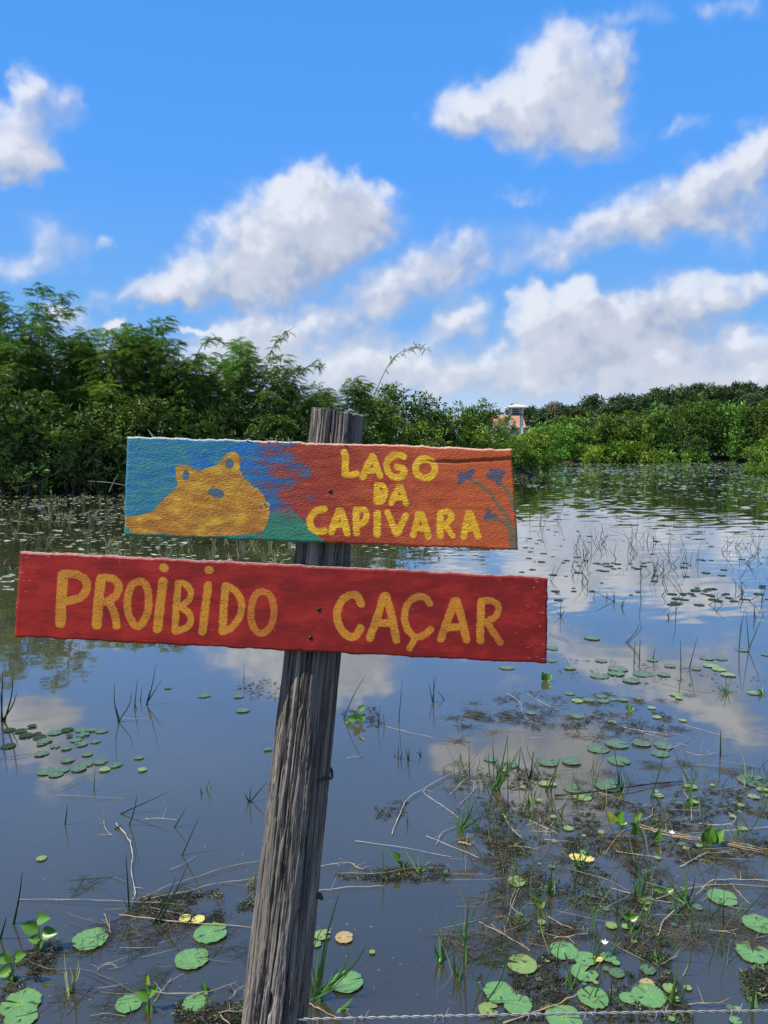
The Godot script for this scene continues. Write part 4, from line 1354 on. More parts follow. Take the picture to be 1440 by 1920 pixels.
func make_pads() -> void:
	rng.seed = 404
	for i in 10: pad_meshes.append(pad_mesh(80 + i, [0.10, 0.06, 0.16, 0.05, 0.10, 0.22, 0.08, 0.12, 0.05, 0.30][i], [0.03, 0.05, 0.04, 0.07, 0.03, 0.08, 0.04, 0.12, 0.05, 0.10][i], [0, 2, 0, 4, 1, 6, 0, 5, 2, 3][i]))
	var cols := [Color(0.105, 0.235, 0.070), Color(0.068, 0.128, 0.052), Color(0.16, 0.245, 0.066), Color(0.50, 0.48, 0.11), Color(0.33, 0.26, 0.10), Color(0.13, 0.19, 0.15), Color(0.022, 0.042, 0.022)]  # last one: pads seen against the light, that shade put into their colour
	for i in cols.size():
		var m := mat("lily pad " + TONE_WORDS[i], lin(cols[i].r / 0.6, cols[i].g / 0.6, cols[i].b / 0.6), 0.22 if i < 5 else 0.6, 0.6 if i < 5 else 0.25, 0.25)
		pad_mats.append(m)
	# crop, x, y, width, tone, turn in degrees, label
	for a in [
		[5, 435, 1440, 165, 0, 40, "large green lily pad below the tall straight rush left of the post"], [5, 1015, 1410, 165, 0, 20, "large green lily pad touching the dead stem just left of the post"],
		[5, 925, 1535, 165, 0, 10, "large smooth green lily pad with a dark stem across it"], [5, 520, 1705, 110, 5, 90, "dim sunken lily pad above the leafy sprout near the bottom left"],
		[5, 620, 1752, 130, 0, -60, "green lily pad touching the three leafed sprout at the bottom left"], [5, 937, 1748, 125, 0, -90, "green lily pad with its notch toward the bottom edge, left of the post foot"],
		[5, 95, 1750, 190, 0, 170, "widest lily pad in the bottom left corner, speckled with bites"], [5, 105, 1815, 155, 0, 30, "bitten green lily pad overlapping below the widest corner pad"],
		[5, 893, 1340, 60, 3, 0, "small yellow lily pad, left one of the pair on the dead stem"], [5, 955, 1345, 64, 3, 180, "small yellow lily pad, right one of the pair on the dead stem"],
		[6, 240, 1707, 175, 0, 20, "bright green lily pad with open notch just right of the post's grass tuft"], [6, 120, 1472, 92, 2, 0, "yellow green torn lily pad touching the post's right flank"],
		[6, 228, 1485, 92, 4, 0, "brown blotched lily pad beside the torn one right of the post"], [6, 90, 1518, 48, 0, 0, "small round lily pad half hidden behind the post's right flank"],
		[6, 368, 1558, 32, 2, 0, "tiny pale leaf floating alone in clear water right of the post"], [6, 403, 635, 62, 5, 0, "faint sunken lily pad in open water right of the post"],
		[6, 1117, 1620, 152, 2, 160, "ragged yellow green lily pad above the big bottom group"], [6, 1000, 1760, 162, 0, 200, "green lily pad left end of the big bottom group, under a curved stem"],
		[6, 1095, 1820, 150, 0, 60, "mottled green lily pad just above the wire at the group's left end"], [6, 950, 1845, 104, 2, 0, "small light lily pad cut by the wire at the group's left end"], [6, 1090, 1205, 90, 2, 0, "light lily pad caught on a forked dead stem in the weed bed"],
		[7, 380, 1197, 155, 0, -90, "smooth green lily pad with notch facing the viewer, topmost of the big group"], [7, 490, 1238, 122, 0, 0, "green lily pad just right of the topmost notched one"], [7, 610, 1228, 86, 0, 90, "small lily pad directly under the white flower"],
		[7, 485, 1308, 135, 0, 30, "green lily pad in the middle of the big bottom group"], [7, 655, 1311, 82, 1, 0, "narrow pale lily pad right of the group's middle"], [7, 815, 1294, 78, 1, 50, "pale cracked lily pad above the big split one"],
		[7, 530, 1438, 160, 0, 120, "green lily pad with a grass blade crossing it, above the wire"], [7, 710, 1441, 86, 0, 20, "small lily pad left of the big split one"], [7, 820, 1429, 172, 0, 120, "big split green lily pad above the wire"],
		[7, 930, 1391, 72, 2, 10, "yellow green lily pad beside the upright blade near the wire"], [7, 815, 1370, 82, 4, 0, "browning lily pad edging the big split one"], [7, 380, 1545, 190, 0, 0, "wide green lily pad lying behind the barbed wire"],
		[7, 1360, 1206, 172, 0, 60, "smooth green lily pad near the right edge with notch at its top"], [7, 1205, 921, 152, 0, -20, "oval green lily pad alone in the clear pool at the right"], [7, 1392, 1056, 165, 0, 0, "torn green lily pad cut by the right edge"],
		[7, 450, 710, 84, 3, 0, "pale yellow lily pad, left half of the floating pair in the weed"], [7, 505, 720, 66, 3, 180, "pale yellow lily pad, right half of the floating pair in the weed"], [7, 798, 938, 62, 2, 0, "small lime lily pad at the foot of an upright grass tuft"],
		[7, 610, 338, 145, 1, 10, "long pale lily pad touching the dark floating branch"], [7, 430, 354, 102, 1, 0, "pale lily pad above the thick end of the dark branch"], [7, 475, 394, 102, 2, 0, "yellowed lily pad below the dark branch"], [7, 1365, 313, 160, 1, 0, "long pale lily pad at the right edge above the weed bed"],
		[5, 200, 1051, 50, 2, 0, "single pale dead leaf floating far left of the post"], [11, 1255, 1400, 75, 2, 0, "tiny pale leaf near the right edge above the wire"], [11, 578, 1275, 80, 2, 0, "tiny pale leaf in the clear pool above the wire"],
		[11, 680, 402, 110, 1, 0, "curled pale leaf below the oval pad in the right pool"], [11, 465, 1400, 80, 2, 0, "little yellow green pad below the upright blade by the wire"], [11, 1090, 1630, 130, 0, 0, "small green pad under the wire near the right edge"], [11, 400, 1610, 66, 0, 0, "tiny green pad under the wire at the upright blade"], [11, 1030, 1485, 66, 2, 0, "small pale pad touching the wire, left of two"], [11, 1110, 1500, 80, 2, 0, "small pale pad touching the wire, right of two"],
	]:
		var q := cp(a[0], a[1], a[2])
		var p := on_water(q.x, q.y, -0.02 if a[4] == 5 else 0.006)
		pad("lily_pad", a[6], "lily pads on the lake", p, float(a[3]) * 0.5 / float(CROPS[a[0]][2]) / F * (EYE - p).dot(Vector3(0, sin(PITCH), cos(PITCH))), a[4], deg_to_rad(a[5]))
	# clusters: name, crop, tone, [x, y, width]
	for g in [
		["dense left raft", 5, [[155, 413, 50, 6], [45, 433, 65, 6], [100, 437, 65, 6], [180, 450, 45, 6], [125, 458, 75, 6], [265, 445, 75, 1], [325, 432, 65, 6], [335, 460, 35, 6], [190, 467, 70, 6], [400, 430, 80, 1], [440, 430, 60, 1], [490, 437, 66, 1], [400, 455, 70, 1], [215, 485, 75, 1], [365, 480, 66, 1], [460, 488, 55, 1], [265, 512, 56, 1], [320, 520, 56, 1], [390, 500, 70, 1], [200, 498, 50, 1], [40, 510, 76, 6], [200, 545, 80, 1]]],
		["string below the left raft", 5, [[420, 550, 56, 1], [325, 577, 70, 1], [485, 585, 70, 1], [412, 597, 82, 1], [520, 538, 50, 5], [588, 538, 42, 5], [670, 565, 52, 1], [555, 600, 75, 1], [380, 617, 82, 1], [305, 625, 66, 1], [505, 622, 60, 2], [685, 623, 50, 2], [220, 633, 96, 1], [270, 645, 76, 1]]],
		["scatter beneath the red board", 5, [[985, 267, 62, 1], [1150, 270, 56, 1], [1170, 337, 72, 1], [1290, 525, 46, 1], [810, 230, 40, 1]]],
		["row above the floating branch", 7, [[300, 218, 106, 1], [420, 213, 112, 1], [560, 150, 126, 1], [655, 123, 132, 1], [780, 118, 112, 1], [895, 130, 106, 1], [880, 173, 100, 1], [665, 210, 132, 1], [720, 252, 110, 5], [285, 328, 72, 2], [870, 390, 62, 2], [1045, 345, 60, 2], [120, 232, 56, 1], [0, 200, 80, 1], [1360, 395, 60, 2], [1410, 360, 60, 2], [1300, 440, 40, 2]]],
		["spread beside the red board's corner", 8, [[490, 995, 100, 1], [275, 1050, 80, 1], [270, 1118, 60, 1], [540, 1118, 76, 1], [815, 1115, 66, 1], [1110, 1105, 80, 1], [1190, 1107, 70, 1], [630, 1162, 116, 1], [530, 1200, 116, 1], [620, 1187, 102, 1], [700, 1225, 102, 1], [765, 1190, 112, 1], [370, 1157, 76, 1], [1130, 1145, 92, 2], [1175, 1165, 80, 2], [1225, 1193, 82, 2], [1300, 1060, 82, 1], [910, 1145, 70, 1], [880, 1193, 80, 1], [30, 1155, 92, 1], [1430, 1085, 60, 1], [1050, 1160, 60, 1]]],
		["broken middle band", 8, [[410, 1335, 70, 2], [470, 1330, 66, 1], [540, 1310, 66, 1], [550, 1335, 72, 1], [600, 1325, 60, 1], [660, 1328, 66, 1], [740, 1322, 60, 1], [940, 1300, 66, 2], [960, 1318, 50, 2], [840, 1422, 56, 2], [600, 1450, 46, 2], [410, 1418, 82, 1], [370, 1295, 60, 1], [810, 1372, 50, 2], [980, 1440, 50, 2], [160, 1400, 60, 1], [1360, 1293, 70, 2]]],
		["upper weed bed", 10, [[230, 765, 66, 2], [250, 808, 120, 2], [570, 710, 80, 2], [645, 730, 70, 2], [1150, 920, 80, 1], [1090, 888, 60, 1], [1310, 830, 90, 2], [1420, 810, 80, 2], [1400, 745, 90, 2], [490, 890, 70, 1], [650, 880, 90, 2], [1060, 1035, 80, 2], [1170, 1170, 110, 2], [555, 1380, 80, 2], [510, 1335, 90, 1], [250, 1485, 80, 2], [700, 1355, 80, 2], [240, 1075, 80, 1], [1230, 1355, 100, 1], [840, 700, 60, 2], [970, 1420, 50, 1]]],
		["near weed bed", 9, [[30, 540, 60, 2], [230, 720, 80, 2], [440, 690, 80, 2], [560, 690, 90, 2], [410, 860, 70, 2], [560, 1040, 80, 2], [1085, 1208, 90, 2], [890, 1245, 50, 2], [880, 1425, 90, 0], [570, 1310, 60, 2], [545, 1580, 90, 1], [410, 1550, 40, 2], [720, 1165, 130, 2], [20, 1020, 50, 2], [120, 490, 110, 1]]],
		["scraps above the wire", 7, [[150, 1008, 46, 1], [187, 1035, 40, 1], [140, 1020, 36, 1], [627, 1065, 64, 2], [745, 1147, 38, 2], [600, 980, 40, 1], [805, 982, 30, 0], [560, 1240, 50, 3], [600, 1290, 40, 1], [650, 1258, 46, 0], [545, 1360, 30, 2], [295, 1248, 30, 2], [265, 1048, 46, 2], [965, 1448, 40, 2], [950, 1060, 30, 1], [1190, 945, 26, 1], [700, 1070, 46, 2], [20, 1372, 34, 1], [735, 1470, 30, 1], [485, 1368, 30, 1], [480, 688, 40, 0], [1020, 1388, 38, 2], [940, 1550, 40, 0], [1245, 1490, 50, 1]]],
	]:
		var list: Array = g[2]
		list.sort_custom(func(p, q): return p[0] < q[0])
		for i in list.size():
			var a: Array = list[i]
			var q := cp(g[1], a[0], a[1])
			var p := on_water(q.x, q.y, -0.02 if a[3] == 5 else 0.005 + 0.0008 * (i % 5))
			var size_w: String = "small" if a[2] < 62 else ("broad" if a[2] > 95 else "round")
			pad("lily_pad", "%s %s lily pad, %s from left in the %s" % [size_w, TONE_WORDS[a[3]], ordinal(i), g[0]], "lily pads on the lake", p, float(a[2]) * 0.46 / float(CROPS[g[1]][2]) / F * (EYE - p).dot(Vector3(0, sin(PITCH), cos(PITCH))), a[3], rnd(0, TAU))
	# sparse dark pads in the mirrored clouds
	var sparse := []
	for i in 105:
		var q := Vector2(rnd(975, 1460), 0)
		q.y = rnd(985, 1125)
		if q.x < 1035 and q.y > 1075: q.x += 60
		sparse.append(q)
	for c in [[1315, 1110, 14], [1380, 1120, 9], [1170, 1060, 12], [1290, 1128, 8]]:
		for i in c[2]: sparse.append(Vector2(c[0] + rnd(-34, 34), c[1] + rnd(-7, 7)))
	sparse.sort_custom(func(p, q): return p.x < q.x)
	for i in sparse.size():
		var p := on_water(sparse[i].x, sparse[i].y, 0.004 + 0.001 * (i % 3))
		pad("lily_pad", "small dark lily pad, %s from the left in the sparse field on mirrored clouds" % ordinal(i), "sparse pads on the mirrored clouds", p, rnd(0.025, 0.062), 6, rnd(0, TAU))
	# thousands of far pads: one mass on each side
	var small := Build.new()
	var c0 := small.vert(Vector3.ZERO)
	for i in 9:
		var a := TAU * i / 9.0
		small.vert(Vector3(cos(a), 0.05 * sin(a * 2.0), sin(a)))
	for i in 8: small.tri(c0, i + 1, i + 2)
	small.face(Vector3.UP)
	var sm := small.mesh()
	var tint := PackedColorArray()
	var where := []
	var n1 := noise(0.30, 3, 88)
	while where.size() < 4200:
		var z := -rnd(7.2, 27.0)
		var x := rnd(-16.0, 1.5)
		if -z > shore(x) - 0.4: continue
		if n1.get_noise_2d(x, z * 0.8) < lerpf(0.30, -0.22, smoothstep(8.0, 14.0, -z)): continue
		var r := rnd(0.03, 0.075)
		where.append(Transform3D(Basis.from_euler(Vector3(rnd(-0.10, 0.10), rnd(0, TAU), rnd(-0.10, 0.10))).scaled_local(Vector3(r, r, r * rnd(0.6, 1.0))), Vector3(x, rnd(0.006, 0.016), z)))
		tint.append(tone([Color(0.20, 0.26, 0.14), Color(0.28, 0.33, 0.20), Color(0.15, 0.20, 0.10), Color(0.42, 0.42, 0.32)]))
	tag(swarm("floating_leaves", sm, mat("far pad", Color.WHITE, 0.35, 0.5), where, tint, self), "countless tiny floating leaves on the brown water before the left thicket", "water plants", "", "stuff")
	where = []
	tint = PackedColorArray()
	while where.size() < 6500:
		var z := -rnd(20.0, 80.0)
		var x := rnd(6.0, 46.0)
		if x / -z < 0.17 or -z > shore(x) + 0.2: continue
		if n1.get_noise_2d(x * 0.5, z * 0.5) < lerpf(0.16, -0.30, smoothstep(20.0, 36.0, -z)): continue
		if absf(-z - 58.0 + (x - 12.0) * 0.4) < 3.5 and x < 22.0 and rng.randf() < 0.9: continue
		var r := rnd(0.06, 0.15)
		where.append(Transform3D(Basis.from_euler(Vector3(rnd(-0.10, 0.10), rnd(0, TAU), rnd(-0.10, 0.10))).scaled_local(Vector3(r, r, r * rnd(0.6, 1.0))), Vector3(x, rnd(0.006, 0.03), z)))
		tint.append(tone([Color(0.09, 0.15, 0.045), Color(0.13, 0.20, 0.06), Color(0.07, 0.12, 0.04), Color(0.20, 0.25, 0.13)]))
	tag(swarm("floating_leaves", sm, mat("far pad", Color.WHITE, 0.35, 0.5), where, tint, self), "green sheet of floating leaves toward the far right shore", "water plants", "", "stuff")
	# upright wisps among the far pads
	var wisp := Build.new()
	for i in 5:
		var a := TAU * i / 5.0
		var o := Vector3(cos(a), 0, sin(a))
		wisp.tube([o * 0.03, o * 0.07 + Vector3(0, 0.5, 0), o * rnd(0.1, 0.3) + Vector3(0, rnd(0.7, 1.0), 0)], [0.010, 0.008, 0.003], 3, Color.WHITE, false)
	where = []
	tint = PackedColorArray()
	for i in 300:
		var right := i % 3 == 0
		var z := -rnd(24, 76) if right else -rnd(8.5, 27)
		var x := rnd(0.2, 0.52) * -z if right else rnd(-0.55, -0.02) * -z
		if -z > shore(x): continue
		var h := rnd(0.08, 0.32)
		where.append(Transform3D(Basis.from_euler(Vector3(rnd(-0.2, 0.2), rnd(0, TAU), rnd(-0.2, 0.2))).scaled_local(Vector3(0.6, h, 0.6)), Vector3(x, 0, z)))
		tint.append(tone([Color(0.13, 0.16, 0.06), Color(0.20, 0.21, 0.10), Color(0.09, 0.12, 0.05)]))
	tag(swarm("water_grass", wisp.mesh(false), mat("far grass", Color.WHITE, 0.5), where, tint, self), "thin upright wisps of grass standing among the far floating leaves", "water plants", "", "stuff")

func stalk(o: Node3D, called: String, base: Vector3, tip: Vector3, bend: float, r: float, m: Material, col: Color, blade: bool) -> void:
	var b := Build.new()
	var mid := base.lerp(tip, 0.5) + Vector3(bend * (tip - base).length(), absf(bend) * (tip - base).length() * 0.5, 0)
	var root := base - (mid - base).normalized() * 0.10
	root.y = minf(root.y, -0.06)
	var pts := arc([root - o.position, base - o.position, mid - o.position, tip - o.position], 4)
	var rad := []
	for k in pts.size(): rad.append(r * (1.0 - 0.85 * pow(float(k) / (pts.size() - 1), 2.0)))
	if blade: b.ribbon(pts, rad.map(func(q): return q * 1.1), Vector3(1, 0, rnd(-0.6, 0.6)), 0.35, col)
	else: b.tube(pts, rad, 5, col, false)
	part(called, b.mesh(), m, o)
func make_rushes() -> void:
	rng.seed = 505
	var dark := mat("rush", Color.WHITE, 0.7, 0.2)
	var grass := mat("grass blade", Color.WHITE, 0.45, 0.5, 0.4)
	var D := Color(0.022, 0.045, 0.022)
	var G := Color(0.060, 0.150, 0.030)
	var T := Color(0.26, 0.25, 0.12)
	# crop, base, stem tips [x, y, bend], half width in mm, kind (0 rush, 1 grass, 2 straw grass), label
	for a in [
		[5, 15, 392, [[12, 150, 0], [80, 255, .1], [62, 160, .05], [3, 250, 0]], 5.5, 0, "leafy rush tuft at the left edge below the red board"], [5, 568, 395, [[553, 200, -.05], [548, 290, 0], [632, 245, .15]], 3.6, 0, "rush tuft with one bowed stem, left one of three under the red board"],
		[5, 655, 330, [[662, 183, 0], [647, 290, 0]], 3.2, 0, "thin upright rush pair between the two bigger tufts under the red board"], [5, 710, 312, [[752, 115, .02], [778, 192, 0], [722, 240, 0]], 3.8, 0, "tall forked rush tuft, right one of three under the red board"],
		[5, 683, 300, [[683, 225, 0]], 2.8, 0, "short single rush beside the tall forked tuft"], [5, 458, 728, [[458, 628, 0]], 2.8, 0, "single upright rush in calm water left of centre"], [5, 318, 885, [[326, 790, 0]], 3.0, 0, "single rush standing alone toward the left edge"],
		[5, 585, 838, [[812, 733, 0]], 3.0, 0, "rush leaning far over, forming a sharp arrow with its reflection"], [5, 635, 895, [[660, 745, .03]], 3.0, 0, "slender rush behind the pale curved stem"], [5, 838, 905, [[905, 800, 0]], 2.8, 0, "slanting rush, left of the slanting pair"],
		[5, 878, 1032, [[966, 840, 0]], 3.0, 0, "slanting rush, right of the slanting pair"], [5, 620, 1312, [[607, 1028, 0], [590, 1240, 0]], 3.4, 0, "tall straight rush rising from the dead stem left of the post"], [5, 752, 1362, [[850, 1145, 0], [905, 1082, .03], [842, 1215, 0]], 3.6, 0, "dark three stemmed rush tuft left of the post"],
		[5, 55, 1372, [[108, 1118, .02]], 3.8, 0, "thick slanting rush near the left edge"], [5, 0, 1445, [[32, 1335, 0]], 3.6, 0, "rush cut by the left edge above the corner sprout"], [5, 968, 745, [[967, 706, 0]], 3.0, 0, "stub of rush left of the post in open water"],
		[5, 1000, 722, [[1006, 665, .1], [985, 700, 0]], 2.8, 1, "small tan grass sprig left of the post in open water"], [5, 1200, 782, [[1286, 685, 0], [1211, 705, 0], [1180, 740, 0]], 3.4, 0, "crossed rush stems just left of the post"], [5, 1210, 1190, [[1240, 1050, .03], [1205, 1110, 0], [1222, 1130, .1]], 2.6, 2, "straw coloured grass tuft touching the post's left flank"],
		[5, 1168, 210, [[1176, 118, 0]], 2.8, 0, "single rush below the red board left of the post"], [5, 330, 1700, [[310, 1510, 0], [348, 1560, .05], [380, 1540, .1], [322, 1600, -.05]], 3.2, 2, "green and straw grass tuft near the bottom left"], [5, 563, 912, [[562, 880, 0], [589, 890, 0]], 3.2, 0, "two short dark stubs by the pale curved stem"],
		[6, 232, 395, [[336, 172, -.03]], 3.2, 0, "leaning rush just right of the post under the red board"], [6, 500, 408, [[517, 200, 0]], 3.0, 0, "tall lone rush right of the post"], [6, 676, 312, [[650, 208, 0], [687, 175, 0], [674, 180, 0]], 3.4, 0, "upright rush trio under the red board"],
		[6, 720, 297, [[692, 252, 0]], 2.8, 0, "short slanted rush beside the upright trio"], [6, 400, 440, [[408, 330, 0]], 2.8, 0, "left stem of the two short rushes right of the post"], [6, 420, 432, [[424, 366, 0]], 2.8, 0, "right stem of the two short rushes right of the post"],
		[6, 503, 592, [[500, 528, 0], [519, 560, 0]], 3.2, 0, "stubby rush, left end of the stub row right of the post"], [6, 540, 603, [[536, 540, 0], [554, 546, 0]], 3.6, 0, "green stub tuft, middle of the stub row right of the post"], [6, 602, 578, [[606, 540, 0], [592, 560, 0]], 3.0, 0, "rush stubs, right end of the stub row right of the post"], [6, 475, 590, [[476, 565, 0]], 3.0, 0, "tiny dark stub before the stub row"],
		[6, 850, 682, [[851, 508, 0]], 2.6, 0, "hair thin rush at the back of the weed bed's left end"], [6, 808, 600, [[806, 555, 0]], 2.4, 0, "faint rush stub in open water behind the weed bed"], [6, 968, 640, [[970, 500, 0]], 3.0, 0, "single rush behind the big grass tuft"],
		[6, 985, 748, [[1105, 548, .06], [1062, 580, .03], [1046, 470, 0], [1020, 600, 0], [950, 562, -.05], [1000, 620, .02]], 3.8, 1, "big dark grass tuft with arched blades in the weed bed"], [6, 1100, 652, [[1110, 532, 0], [1080, 600, 0]], 2.8, 0, "thin rush right of the big grass tuft"], [6, 1150, 690, [[1173, 560, 0], [1168, 610, .1]], 2.8, 0, "slanted rush pair right of the big grass tuft"],
		[6, 815, 962, [[830, 832, 0], [882, 800, .05], [942, 850, .12], [800, 850, -.05], [860, 760, .02]], 3.6, 1, "grass tuft with pale straw base at the weed bed's left end"], [6, 1036, 872, [[1045, 475, 0]], 2.6, 0, "very tall thin rush rising through the weed bed"], [6, 430, 1182, [[418, 1050, .02]], 3.4, 1, "upright green blade, left end of the sprouting stem"],
		[6, 515, 1142, [[430, 1030, 0], [482, 1070, .08], [546, 1110, .1]], 3.4, 1, "forked green sprout on the sprouting stem"], [6, 615, 1162, [[530, 1047, 0], [660, 1130, .1]], 3.2, 1, "leaning green blade, right end of the sprouting stem"], [6, 545, 925, [[541, 878, 0]], 2.6, 0, "lone stub in open water before the weed bed"],
		[6, 85, 1795, [[202, 1270, -.03], [150, 1480, .02], [335, 1525, .16], [100, 1552, 0], [62, 1600, 0], [250, 1562, .12], [130, 1600, .04], [40, 1650, 0]], 4.6, 1, "tall bright green grass tuft growing against the post's right flank"], [6, 212, 1852, [[270, 1790, .1], [246, 1810, 0]], 4.0, 1, "small green grass tuft under the bright pad right of the post"],
		[6, 718, 1612, [[715, 1415, 0], [678, 1525, -.03], [702, 1480, 0]], 4.2, 1, "dark green blade tuft alone in the clear pool, left one of two"], [6, 797, 1692, [[770, 1545, 0], [790, 1600, 0]], 4.0, 1, "green blade tuft in the clear pool, right one of two"], [6, 835, 1600, [[850, 1290, 0]], 4.0, 1, "tall single blade in the clear pool"],
		[6, 930, 1815, [[1032, 1598, .10]], 3.2, 1, "curved grey green stem over the big bottom pads"], [6, 908, 1762, [[868, 1660, 0]], 3.6, 1, "short blade left of the big bottom pads"],
		[7, 308, 372, [[365, 190, 0], [330, 300, 0]], 3.8, 1, "slanting dark blade at the thick end of the floating branch"], [7, 682, 362, [[643, 150, 0], [668, 262, 0], [655, 300, 0]], 4.4, 1, "tall green blade crossing the floating branch"], [7, 835, 402, [[903, 160, .02]], 3.0, 0, "thin rush leaning right above the floating branch"],
		[7, 1196, 190, [[1195, 50, 0]], 4.4, 0, "straight dark rush in open water at the right"], [7, 1040, 372, [[1080, 265, 0], [1050, 330, 0]], 4.4, 1, "short broad blade at the branch's thin end"], [7, 302, 902, [[320, 742, 0], [342, 780, .04], [305, 800, 0]], 3.8, 1, "green grass tuft in the weed bed left of centre"],
		[7, 766, 930, [[770, 740, 0], [828, 738, 0], [800, 790, 0]], 3.6, 1, "upright grass tuft standing over the lime pad"], [7, 470, 790, [[404, 618, 0]], 3.2, 1, "dark blade crossing the yellow pair"], [7, 1012, 965, [[920, 832, -.05], [952, 882, 0], [1062, 812, .05], [1002, 770, 0], [1022, 860, 0], [975, 850, 0]], 3.8, 1, "spreading dark grass clump beside the right pool"],
		[7, 1128, 1032, [[1232, 922, 0]], 3.0, 1, "leaning green stem below the oval pad"], [7, 1308, 1012, [[1432, 880, 0]], 4.0, 1, "thick dark blade leaning at the torn pad by the right edge"], [7, 632, 1482, [[630, 1342, 0], [610, 1420, 0]], 3.4, 1, "green blade between the two split pads above the wire"],
		[7, 948, 1475, [[972, 1250, .02], [958, 1372, 0]], 4.4, 1, "broad upright blade with pale tip rising behind the wire"], [7, 522, 1455, [[602, 1328, -.05]], 3.0, 1, "curved blade lying across a green pad above the wire"], [7, 1372, 1490, [[1380, 1285, 0], [1372, 1400, 0]], 5.0, 1, "broad dull blade with a bent tip near the right edge"],
		[7, 880, 540, [[880, 450, 0], [870, 500, 0]], 3.0, 1, "small blade in the weed bed below the floating branch"], [7, 200, 440, [[195, 385, 0], [210, 400, 0]], 5.0, 1, "short broad leaf pair at the weed bed's back edge"], [7, 850, 1240, [[866, 1180, 0], [845, 1190, 0], [900, 1215, .1]], 2.6, 1, "pale grass sprig right of the white flower"], [7, 400, 1390, [[470, 1270, .03], [415, 1280, 0]], 2.6, 1, "thin crossing stems left of the middle pads"],
		[7, 15, 370, [[90, 200, 0], [150, 142, 0], [60, 260, 0]], 3.2, 1, "slanted blades at the left end of the big grass tuft"], [7, 190, 310, [[228, 148, 0], [245, 195, 0], [155, 140, 0]], 2.8, 0, "three slender rushes right of the big grass tuft"],
		[8, 1285, 1060, [[1316, 830, -.02], [1295, 900, 0]], 4.0, 0, "left half of the tall crossed rushes at the right edge"], [8, 1335, 1060, [[1320, 832, 0], [1424, 850, 0]], 4.0, 0, "right half of the tall crossed rushes at the right edge"], [8, 1372, 890, [[1372, 800, 0], [1360, 830, 0]], 4.0, 0, "bent rush pair above the tall crossed rushes"],
		[8, 716, 1130, [[722, 1010, 0]], 4.0, 0, "upright rush, first of the four above the pads"], [8, 750, 1112, [[750, 1000, 0]], 4.0, 0, "upright rush, second of the four above the pads"], [8, 815, 1112, [[831, 1045, 0]], 3.8, 0, "slanted rush, third of the four above the pads"], [8, 970, 1182, [[967, 1004, 0]], 3.8, 0, "tall straight rush, right of the four above the pads"],
		[8, 1015, 1162, [[1060, 985, 0]], 3.8, 0, "tall slanted rush beside the straight one"], [8, 675, 1022, [[762, 935, .12], [740, 915, .2]], 3.8, 0, "bowed rush pair bent to the water"], [8, 755, 800, [[768, 640, -.06]], 4.0, 0, "crooked tall rush in mirrored cloud"], [8, 1212, 1292, [[1185, 1250, 0], [1210, 1202, 0], [1242, 1212, 0], [1276, 1300, .3], [1160, 1262, 0]], 4.2, 1, "bushy dark rush tuft at the end of the floating stem"],
		[8, 1400, 1300, [[1415, 1250, 0], [1390, 1270, 0], [1428, 1275, 0], [1380, 1262, 0]], 4.6, 1, "dark leafy tuft at the right edge"], [8, 938, 880, [[930, 725, .04]], 4.0, 0, "single curved rush in the blue strip of water"], [8, 905, 890, [[906, 850, 0], [890, 860, 0]], 5.0, 0, "thick dark stub pair in the blue strip of water"], [8, 325, 880, [[328, 790, -.05], [290, 845, 0], [345, 840, 0]], 4.0, 0, "rush tuft just right of the red board's end"],
		[8, 610, 800, [[600, 740, 0], [615, 745, 0], [500, 745, -.1]], 4.2, 0, "rushes over the small pad group right of the red board"], [8, 650, 830, [[655, 780, 0], [675, 775, 0]], 4.2, 0, "pair of short rushes beside the small pad group"], [8, 565, 780, [[562, 745, .1]], 4.2, 0, "single bent stub near the small pad group"],
	]:
		var q := cp(a[0], a[1], a[2])
		var base := on_water(q.x, q.y, 0.0)
		var o := thing("rush_tuft" if a[5] == 0 else "grass_tuft", a[6], "rush" if a[5] == 0 else "grass", base, "rushes and grass standing in the water")
		for s in a[3]:
			var t := cp(a[0], s[0], s[1])
			var tip := at_z(t.x, t.y, base.z + rnd(-0.05, 0.05))
			var col := D if a[5] == 0 else (G if a[5] == 1 else T.lerp(G, rnd(0, 0.6)))
			col = col * rnd(0.7, 1.35)
			for extra in (rng.randi_range(1, 2) if a[5] != 0 else 0):   # thinner blades round each of the long ones
				var e := base.lerp(tip, rnd(0.35, 0.85)) + Vector3(rnd(-0.035, 0.035), 0, rnd(-0.04, 0.04))
				stalk(o, "blade", base + Vector3(rnd(-0.02, 0.02), 0, rnd(-0.02, 0.02)), e, s[2] + rnd(-0.08, 0.08), float(a[4]) * 0.75 / 1000.0, grass, col * rnd(0.7, 1.5), true)
			stalk(o, "stem" if a[5] == 0 else "blade", base + Vector3(rnd(-0.012, 0.012), 0, rnd(-0.012, 0.012)), tip, s[2], float(a[4]) * 1.2 / 1000.0, dark if a[5] == 0 else grass, col, a[5] != 0)
	# thin sprigs all through the weed bed
	var sprigs := []
	for i in 118: sprigs.append(Vector2(rnd(845, 1440), rnd(1440, 1830) if i % 3 else rnd(1440, 1600)))
	sprigs.sort_custom(func(p, q): return p.x < q.x)
	for i in sprigs.size():
		var base := on_water(sprigs[i].x, sprigs[i].y, 0.0)
		var o := thing("grass_sprig", "thin grass sprig growing through the weed bed, %s from the left" % ordinal(i), "grass", base, "grass sprigs in the weed bed")
		for k in rng.randi_range(1, 4):
			var h := rnd(0.05, 0.19)
			stalk(o, "blade", base + Vector3(rnd(-0.02, 0.02), 0, rnd(-0.02, 0.02)), base + Vector3(rnd(-0.6, 0.6) * h, h, rnd(-0.5, 0.5) * h), rnd(-0.12, 0.12), rnd(0.0014, 0.0026), grass, (G if rng.randf() < 0.7 else T) * rnd(0.4, 1.1), rng.randf() < 0.6)
